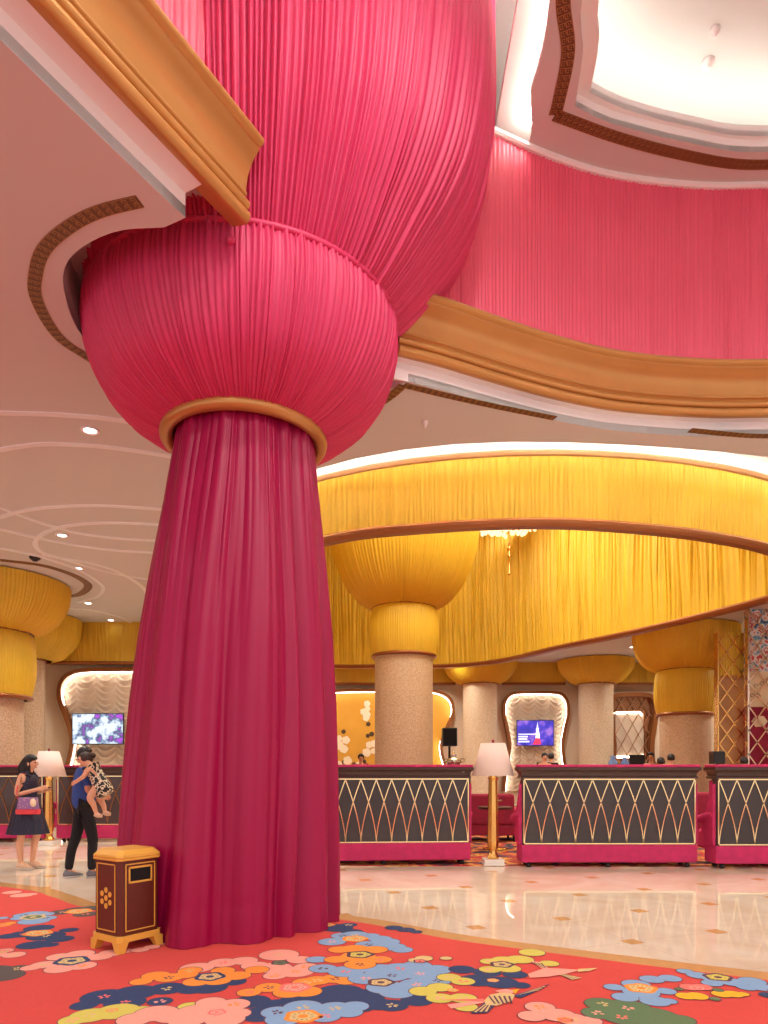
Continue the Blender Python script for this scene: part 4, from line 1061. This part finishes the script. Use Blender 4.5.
t = thing('loudspeaker', 'black box loudspeaker on a stand behind the right edge banquette', 'loudspeaker', ((717-384)/F*13, 13, .006))
MB().box(-.11, .11, -.1, .1, 1.49, 1.73).build('cabinet', 'black', t, bevel=.01); MB().tube([(0, 0, .03), (0, 0, 1.5)], .02, 10).build('pole', 'black', t, True); MB().lathe([(.2, 0), (.19, .02), (.02, .035)], 20).build('base_plate', 'black', t, True)
def vase(x, y, z, h, lab):
    o = MB().lathe([(h*.18, 0), (h*.34, h*.3), (h*.3, h*.6), (h*.14, h*.8), (h*.2, h), (h*.17, h), (h*.11, h*.8)], 20, cap=False).build('vase', 'blue_glaze', None, True); o.location = (x, y, z); tag(o, lab, 'vase')
vase((613-384)/F*22.7, 22.7, 1.346, .46, 'blue glazed vase at the left end of the far counter'); vase((625-384)/F*22.7, 22.7, 1.346, .42, 'smaller blue glazed vase beside the far black monitor')
# chandelier in the canopy
t = thing('chandelier', 'crystal chandelier hanging inside the yellow canopy behind its front rim', 'chandelier', (3.45, 19, 0))
MB().tube([(0, 0, H(5.6)), (0, 0, H(7.4))], .02, 8).build('rod', 'gold_metal', t, True)
b = MB()
rn = random.Random(5)
c0 = None
for k in range(96):
    a = rn.uniform(0, 2*PI); r = rn.uniform(.15, 1.15)
    if c0 is None: c = c0 = MB().ball((0, 0, 0), .055, 4, (1, 1, 1.4)).build('crystal_drop', 'crystal', t)
    else: c = c0.copy(); COL.objects.link(c); c.parent = t
    c.location = (r*cos(a), r*sin(a), H(6.8)-.25*(1-(r/1.15)**2)+rn.uniform(-.06, .06))
MB().lathe([(1.15, H(6.82)), (1.2, H(6.86)), (1.15, H(6.9)), (.05, H(6.95))], 48, cap=False).build('tier_frame', 'gold_metal', t, True)
MB().lathe([(.01, H(5.28)), (.05, H(5.3)), (.02, H(5.34)), (.04, H(5.55)), (.02, H(5.75)), (.07, H(5.82)), (.02, H(5.88)), (.06, H(5.98)), (.07, H(6.08)), (.01, H(6.15))], 14).build('pendant_drop', 'gold_metal', t, True)

# ------------------------------------------------------------------ people (built facing +x, feet at the origin)
def skin(name, nodes, edges, m, parent, lv=1):
    """nodes: key -> ((x, y, z), radius or (rx, ry)); first key is the root"""
    keys_ = list(nodes); me = bpy.data.meshes.new(name)
    me.from_pydata([nodes[k][0] for k in keys_], [(keys_.index(a), keys_.index(b)) for a, b in edges], [])
    o = bpy.data.objects.new(name, me); COL.objects.link(o)
    mo = o.modifiers.new('skin', 'SKIN'); mo.use_smooth_shade = True
    sv = me.skin_vertices[0].data
    for i, k in enumerate(keys_):
        r = nodes[k][1]; sv[i].radius = r if isinstance(r, tuple) else (r, r); sv[i].use_root = (i == 0)
    s = o.modifiers.new('sub', 'SUBSURF'); s.levels = lv+1; s.render_levels = lv+1
    bpy.context.view_layer.update()
    nm_ = bpy.data.meshes.new_from_object(o.evaluated_get(bpy.context.evaluated_depsgraph_get())); bpy.data.objects.remove(o)
    nm_.name = name; nm_.materials.clear()
    return link(name, nm_, m, parent, True)

def chain(*ks): return list(zip(ks, ks[1:]))
def figure(lab, loc, rz, s=1, sk='skin', top='black_cloth', bottom='black_cloth', hair='hair', J=None, hands=False, long_hair=False, dress=None, shoes='shoe', name='person'):
    t = thing(name, lab, 'person', loc, rz, 'people in the hall'); t.scale = (s, s, s)
    P = dict(pelvis=(0, 0, .95), waist=(0, 0, 1.08), chest=(0, 0, 1.28), nb=(-.01, 0, 1.43), neck=(.0, 0, 1.49), head=(.02, 0, 1.585), crown=(.01, 0, 1.655),
             hl=(0, .09, .9), kl=(.0, .10, .5), cl=(-.015, .1, .38), al=(-.02, .1, .09), tl=(.13, .11, .03), hr=(0, -.09, .9), kr=(.0, -.10, .5), cr=(-.015, -.1, .38), ar=(-.02, -.1, .09), tr=(.13, -.11, .03),
             sl=(0, .17, 1.39), el=(-.02, .22, 1.11), wl=(.06, .23, .88), pl=(.08, .23, .81), sr=(0, -.17, 1.39), er=(-.02, -.22, 1.11), wr=(.06, -.23, .88), pr=(.08, -.23, .81))
    if J: P.update(J)
    R = dict(pelvis=(.11, .14), waist=(.09, .12), chest=(.10, .15), nb=.065, neck=.05, head=(.088, .075), crown=(.07, .06), hl=.085, kl=.055, cl=.052, al=.035, tl=.03, hr=.085, kr=.055, cr=.052, ar=.035, tr=.03,
             sl=.05, el=.038, wl=.027, pl=.03, sr=.05, er=.038, wr=.027, pr=.03)
    nodes = {k: (P[k], R[k]) for k in P}
    nodes['nose'] = ((P['head'][0]+.10, P['head'][1], P['head'][2]-.015), .012)
    ed = chain('pelvis', 'waist', 'chest', 'nb', 'neck', 'head', 'crown')+[('head', 'nose')]
    for q in 'lr': ed += chain('pelvis', 'h'+q, 'k'+q, 'c'+q, 'a'+q, 't'+q)+chain('chest', 's'+q, 'e'+q, 'w'+q, 'p'+q)
    if hands:
        for q, sg_ in (('l', 1), ('r', -1)):
            w = Vector(P['w'+q]); p = Vector(P['p'+q]); d = (p-w).normalized(); side = d.cross(Vector((0, sg_, 0)));
            if side.length < .3: side = Vector((1, 0, 0))
            side.normalize(); cur = Vector((0, -sg_, 0))
            for k in range(4):
                off = side*(.021-.014*k); L = (.06, .068, .064, .05)[k]
                a = p+off+d*.02; b_ = a+d*L*.55+cur*.006; c = b_+d*L*.4+cur*.022
                for nme, v in (('a', a), ('b', b_), ('c', c)): nodes['f%s%d%s' % (q, k, nme)] = (tuple(v), .0085)
                ed += [('p'+q, 'f%s%da' % (q, k)), ('f%s%da' % (q, k), 'f%s%db' % (q, k)), ('f%s%db' % (q, k), 'f%s%dc' % (q, k))]
            a = p+side*.03-d*.01; b_ = a+side*.02+d*.03+cur*.01
            nodes['th%sa' % q] = (tuple(a), .011); nodes['th%sb' % q] = (tuple(b_), .009); ed += [('p'+q, 'th%sa' % q), ('th%sa' % q, 'th%sb' % q)]
    skin('body', nodes, ed, sk, t)
    hd = Vector(P['head'])
    for q in (-1, 1): MB().ball((hd.x+.070, hd.y+q*.03, hd.z+.012), .011, 6).build('eye', 'black', t, True)
    m_ = MB(); m_.ball((hd.x+.07, hd.y, hd.z-.055), .014, 6, (.5, 1.5, .4)); m_.build('mouth', 'velvet_red', t, True)
    for q in (-1, 1): MB().ball((hd.x-.005, hd.y+q*.085, hd.z-.01), .024, 6, (.7, .35, 1.1)).build('ear', sk, t, True)
    # hair: shell round the back and top of the head
    hb_ = MB(); n_ = 14; vs = []; fs = []
    for j in range(n_+1):
        ph_ = PI*j/n_*(.98)+.01
        for i in range(28):
            a = 2*PI*i/28; x = sin(ph_)*cos(a); yy = sin(ph_)*sin(a); z = cos(ph_)
            r = .106
            if x > .2 and z < .42: r = .07           # leave the face free
            dz = 0
            if long_hair and z < .1 and x < .25: dz = -(.1-z)*.22; 
            if not long_hair and z < -.55: r *= .75
            vs.append((hd.x-.012+x*r*.98, hd.y+yy*r*.86, hd.z+.02+z*r*1.08+dz))
    for j in range(n_):
        for i in range(28): fs.append((j*28+i, (j+1)*28+i, (j+1)*28+(i+1) % 28, j*28+(i+1) % 28))
    hb_.add(vs, fs); hb_.build('hair', hair, t, True)
    if dress is None:
        N = {k: (P[k], R[k]) for k in ('chest', 'waist', 'pelvis', 'nb', 'sl', 'sr', 'hl', 'hr')}
        for k in ('chest', 'waist'): N[k] = (P[k], (R[k][0]+.055, R[k][1]+.045))
        N['pelvis'] = ((P['pelvis'][0], P['pelvis'][1], P['pelvis'][2]-.06), (.15, .165)); N['nb'] = ((P['nb'][0], P['nb'][1], P['nb'][2]-.015), .075)
        N.pop('hl'); N.pop('hr'); ee = chain('chest', 'waist', 'pelvis')+[('chest', 'nb')]
        for q in 'lr':
            N['s'+q] = (P['s'+q], .065); mid = Vector(P['s'+q]).lerp(Vector(P['e'+q]), .85); N['m'+q] = (tuple(mid), .055); ee += chain('chest', 's'+q, 'm'+q)
        skin('shirt', N, ee, top, t)
        N = {'pelvis': ((P['pelvis'][0], P['pelvis'][1], P['pelvis'][2]-.02), (.105, .135))}; ee = []
        for q in 'lr':
            N['h'+q] = (P['h'+q], .1); N['k'+q] = (P['k'+q], .07); N['c'+q] = (P['c'+q], .066); N['a'+q] = (P['a'+q], .055); ee += chain('pelvis', 'h'+q, 'k'+q, 'c'+q, 'a'+q)
        skin('trousers', N, ee, bottom, t)
    for q in 'lr':
        a = Vector(P['a'+q]); to = Vector(P['t'+q]); d = (to-a); d.z = 0; d.normalize(); sd = Vector((-d.y, d.x, 0))
        def loft(name, secs, m):
            vs = []; fs = []; n = 12
            for (u, hw, z0_, z1_) in secs:
                for k in range(n):
                    w = 2*PI*k/n; cz_ = (z0_+z1_)/2; v = a+d*u+sd*hw*cos(w); vs.append((v.x, v.y, a.z-.09+cz_+(z1_-z0_)/2*sin(w)))
            for j in range(len(secs)-1):
                for k in range(n): fs.append((j*n+k, (j+1)*n+k, (j+1)*n+(k+1) % n, j*n+(k+1) % n))
            fs += [tuple(range(n))[::-1], tuple((len(secs)-1)*n+k for k in range(n))]
            raw(name, vs, fs, m, t, True)
        loft('shoe', [(-.06, .02, .02, .07), (-.045, .034, .012, .105), (.02, .038, .012, .11), (.08, .043, .012, .075), (.14, .04, .012, .055), (.185, .015, .015, .035)], shoes)
        loft('sole', [(-.065, .022, 0, .022), (-.04, .036, 0, .024), (.08, .046, 0, .022), (.15, .042, 0, .022), (.195, .016, .004, .022)], 'sole')
    return t, P
def px_to(px, py, Y): return (px-384)/F*Y

# woman, walking to the right with both forearms raised
wx = px_to(28, 0, 9.75)
Jw = dict(pelvis=(.0, 0, .92), waist=(0, 0, 1.06), chest=(.0, 0, 1.22), nb=(.0, 0, 1.35), neck=(.025, 0, 1.41), head=(.05, 0, 1.49), crown=(.04, 0, 1.555),
          sl=(.0, .15, 1.30), sr=(-.02, -.15, 1.30), er=(-.07, -.19, 1.05), wr=(.17, -.14, 1.12), pr=(.235, -.12, 1.14), el=(-.03, .19, 1.06), wl=(.17, .1, 1.10), pl=(.235, .08, 1.12),
          kr=(-.05, -.08, .48), cr=(-.08, -.08, .36), ar=(-.06, -.08, .09), tr=(.07, -.09, .03), kl=(.10, .08, .49), cl=(.05, .08, .36), al=(.02, .08, .09), tl=(.15, .09, .03))
tw, Pw = figure('woman in a dark navy dotted dress with long black hair walking past the banquettes', (wx, 9.75, 0), 0, 1, 'skin', J=Jw, hands=True, long_hair=True, dress='dress', shoes='sandal')
dm = MB(); vs = []; fs = []; N = 72
rows_ = [(1.33, .085, .10), (1.28, .115, .14), (1.2, .125, .155), (1.08, .115, .14), (1.0, .125, .15), (.88, .17, .18), (.75, .21, .2), (.62, .25, .22), (.5, .285, .235)]
for j, (z, a, b_) in enumerate(rows_):
    for i in range(N):
        w = 2*PI*i/N; k = 1+.05*max(0, j-4)/4*sin(w*12); vs.append((a*k*cos(w)+.0, b_*k*sin(w), z))
for j in range(len(rows_)-1):
    for i in range(N): fs.append((j*N+i, (j+1)*N+i, (j+1)*N+(i+1) % N, j*N+(i+1) % N))
raw('dress', vs, fs, 'dress', tw, True)
st = MB()
for q in (-1, 1): st.tube([(.09, q*.09, 1.30), (.03, q*.10, 1.365), (-.03, q*.10, 1.365), (-.09, q*.09, 1.28)], .016, 8)
st.build('dress_straps', 'dress', tw, True)
hl_ = MB(); hl_.tube([(.01, 0, 1.53), (-.03, 0, 1.46), (-.07, -.02, 1.38), (-.09, -.03, 1.29), (-.08, -.03, 1.20)], [.08, .085, .08, .06, .02], 14); hl_.build('long_hair', 'hair', tw, True)
t = thing('shoulder_bag', 'lilac patterned shoulder bag with coral base hanging at the woman\'s hip', 'bag', (wx+.13, 9.75-.25, .80))
b = MB(); b.add(*chamf(.30, .11, .03, .06, .22, .26, .08)); b.build('bag_body', 'bag', t, bevel=.01)
b = MB(); b.add(*chamf(.32, .125, .03, -.01, .06)); b.build('bag_base', 'bag_red', t, bevel=.01)
MB().tube([(-.14, 0, .2), (-.17, .02, .32), (-.16, .1, .5), (-.12, .16, .56)], .01, 8).build('strap', 'bag_red', t, True)
MB().ball((.1, -.06, .15), .045, 6, (1, .5, 1.3)).build('charm', 'paper_white', t, True)
t = MB().box(-.055, .055, -.035, .035, 0, .012).build('mobile_phone', 'black', None, bevel=.004); t.location = (wx+.30, 9.75-.03, 1.145); tag(t, 'dark mobile phone held in front of the woman in the navy dress', 'phone')

# man with the child on his chest
mx_ = px_to(84, 0, 9.0)
Jm = dict(pelvis=(-.01, 0, .92), chest=(-.03, 0, 1.28), nb=(-.0, 0, 1.43), neck=(.02, 0, 1.49), head=(.03, .03, 1.58), crown=(.02, .03, 1.645),
          er=(-.02, -.24, 1.13), wr=(.2, -.16, 1.04), pr=(.26, -.1, 1.05), el=(-.02, .24, 1.13), wl=(.22, .14, 1.02), pl=(.28, .06, 1.03),
          kr=(.09, -.09, .5), cr=(.08, -.09, .38), ar=(.07, -.09, .09), tr=(.22, -.1, .03), kl=(-.08, .09, .5), cl=(-.13, .09, .38), al=(-.17, .09, .09), tl=(-.03, .1, .03))
tm, Pm = figure('man in a navy shirt and black trousers carrying a small child', (mx_, 9.0, 0), math.radians(38), 1, 'skin_t', 'navy_shirt', 'black_cloth', 'hair', Jm, hands=True)
# toddler: its own skeleton
tk = thing('person', 'toddler in a black and cream dress asleep on the man\'s shoulder', 'person', (mx_+.06, 8.98, 0), 0, 'people in the hall')
K = dict(chest=((.17, -.20, 1.38), (.075, .085)), belly=((.23, -.20, 1.24), .085), bum=((.24, -.18, 1.14), .085), nb=((.11, -.21, 1.47), .04), head=((.03, -.22, 1.525), (.08, .075)), crown=((.03, -.21, 1.58), .06), nose=((-.035, -.27, 1.515), .012),
         s1=((.13, -.27, 1.43), .036), e1=((.08, -.31, 1.32), .03), w1=((-.03, -.28, 1.255), .022), p1=((-.06, -.26, 1.24), .022),
         h1=((.18, -.25, 1.12), .065), k1=((.14, -.29, 1.05), .05), c1=((.19, -.28, .97), .038), a1=((.22, -.27, .86), .026), t1=((.27, -.28, .82), .022),
         h2=((.24, -.13, 1.10), .065), k2=((.2, -.12, 1.02), .05), c2=((.26, -.14, .96), .038), a2=((.28, -.15, .87), .026), t2=((.33, -.16, .84), .022))
ed = chain('chest', 'belly', 'bum')+chain('chest', 'nb', 'head', 'crown')+[('head', 'nose')]+chain('chest', 's1', 'e1', 'w1', 'p1')+chain('bum', 'h1', 'k1', 'c1', 'a1', 't1')+chain('bum', 'h2', 'k2', 'c2', 'a2', 't2')
for k in range(4):
    K['f%da' % k] = ((-.075, -.26+.0+.0, 1.232+.012*(k-1.5)), .007); K['f%db' % k] = ((-.10, -.255, 1.225+.012*(k-1.5)), .006); ed += chain('p1', 'f%da' % k, 'f%db' % k)
K['tha'] = ((-.06, -.265, 1.27), .007); ed.append(('p1', 'tha'))
skin('body', K, ed, 'skin', tk)
D = dict(chest=((.17, -.20, 1.38), (.09, .1)), belly=((.24, -.20, 1.24), .11), hem=((.30, -.20, 1.12), (.13, .13)), hem2=((.33, -.2, 1.07), (.13, .13)), nb=((.13, -.205, 1.45), .055))
skin('floral_dress', D, chain('chest', 'belly', 'hem', 'hem2')+[('chest', 'nb')], 'floral', tk)
hh = MB(); hh.ball((.055, -.19, 1.55), .092, 10, (1, .95, .95)); hh.ball((.14, -.19, 1.585), .04, 8); hh.build('hair', 'hair_b', tk, True)
for p_ in ((-.035, -.255, 1.54), (.0, -.292, 1.54)): MB().ball(p_, .009, 5).build('eye', 'hair_b', tk, True)
for (x, y, z) in ((.245, -.275, .835), (.305, -.155, .85)):
    MB().tube([(x-.04, y, z+.01), (x, y, z-.005), (x+.05, y, z-.012)], [.028, .032, .022], 10).build('shoe', 'sandal', tk, True)

# people whose heads show above the banquettes
def far(px, ytop, Y, lab, rz, **kw):
    x = px_to(px, 0, Y); h = H((767-ytop)*Y/F); s = h/1.72; figure(lab, (x, Y, .006), rz, s, **kw)
far(361, 753.5, 20.5, 'dark haired attendant behind the first banquette near the gold blossom niche', -PI/2, top='velvet_red', hands=False)
far(544.5, 752.5, 21.0, 'dark haired attendant facing the camera below the violet screen', -PI/2, top='black_cloth')
far(551, 753, 21.8, 'person half hidden behind the attendant below the violet screen', PI/2, top='black_cloth')
far(651, 752, 19.8, 'person with tan face bent over beside the black monitor', -PI*.7, sk='skin_t', top='black_cloth')
far(661, 757, 15.8, 'short person with black hair between two others behind the middle banquette', PI/2, top='black_cloth')
far(671, 753.5, 17.0, 'person with dark round hair nearest the right gap behind the middle banquette', PI/2, top='black_cloth')
far(744, 756.5, 15.4, 'person with dark hair in front of the mirrored lattice at the right', PI/2, top='black_cloth')
far(38.5, 756.5, 15.6, 'dark haired person standing behind the pale lamp shade on the left', PI/2, top='black_cloth')

# ------------------------------------------------------------------ lights
def area(name, loc, rot, sx, sy, e, c=(1, .86, .70)):
    l = bpy.data.lights.new(name, 'AREA'); l.shape = 'RECTANGLE'; l.size = sx; l.size_y = sy; l.energy = e; l.color = c
    o = bpy.data.objects.new(name, l); COL.objects.link(o); o.location = loc; o.rotation_euler = rot; return o
def spot(name, loc, e, ang=110, blend=.9, r=.08, c=(1, .87, .72)):
    l = bpy.data.lights.new(name, 'SPOT'); l.energy = e; l.color = c; l.spot_size = math.radians(ang); l.spot_blend = blend; l.shadow_soft_size = r
    o = bpy.data.objects.new(name, l); COL.objects.link(o); o.location = loc; return o
WC = (1, .94, .86)
for (x, y) in [(1.0, 1.0), (4.5, 1.0), (-2.0, -1.5), (3.0, -2.0), (7.6, 4.5), (.8, 3.2)]:
    spot('void_fill_spot', (x, y, H(HU)-.05), 430, 165, .6, .15, WC)  # added lamps without fixtures, general light for void and floor
for (x, y) in DL[:4]: spot('downlight_beam', (x, y, H(HC)-.06), 110, 120, .8, .08, WC)
for (x, y) in [(-5, 4.5), (-8, 7), (-4.5, 9.5), (-8, 11), (-12, 9), (-12, 15), (9.5, 12), (11.5, 19), (10, 9.5), (-6.3, 16.4), (-5.2, 13), (-10.8, 16.6)]:
    spot('low_fill_spot', (x, y, H(HC)-.06), 180, 140, .8, .1, WC)  # extra lamps with no fixture, added to brighten the low-ceilinged sides
for (x, y) in [(-2.5, 23.8), (0.5, 23.9), (2.2, 23.2), (5.6, 22.8), (9.4, 23.4), (11.5, 23), (6.3, 20.2), (10.9, 18.2)]:
    spot('back_fill_spot', (x, y, H(HC)-.06), 260, 150, .8, .1, WC)  # added fill for the back walls, no lamps stand here
area('canopy_light', (1.8, 15.5, H(7.35)), (0, 0, 0), 6, 9, 1150, (1, .92, .80))
w = bpy.data.worlds.new('World'); SC.world = w; w.use_nodes = True
w.node_tree.nodes['Background'].inputs[0].default_value = (1, .94, .9, 1); w.node_tree.nodes['Background'].inputs[1].default_value = 1.3

# ------------------------------------------------------------------ camera
cd = bpy.data.cameras.new('Camera'); cam = bpy.data.objects.new('Camera', cd); COL.objects.link(cam); SC.camera = cam
cam.location = (0, 0, EYE); cam.rotation_euler = (PI/2, 0, 0)
cd.sensor_fit = 'HORIZONTAL'; cd.sensor_width = 36; cd.lens = F/768*36; cd.shift_y = (HY-512)/768; cd.clip_end = 200
SC.view_settings.view_transform = 'Standard'; SC.view_settings.look = 'None'; SC.view_settings.gamma = 1; SC.view_settings.use_curve_mapping = False
SC.view_settings.exposure = 0
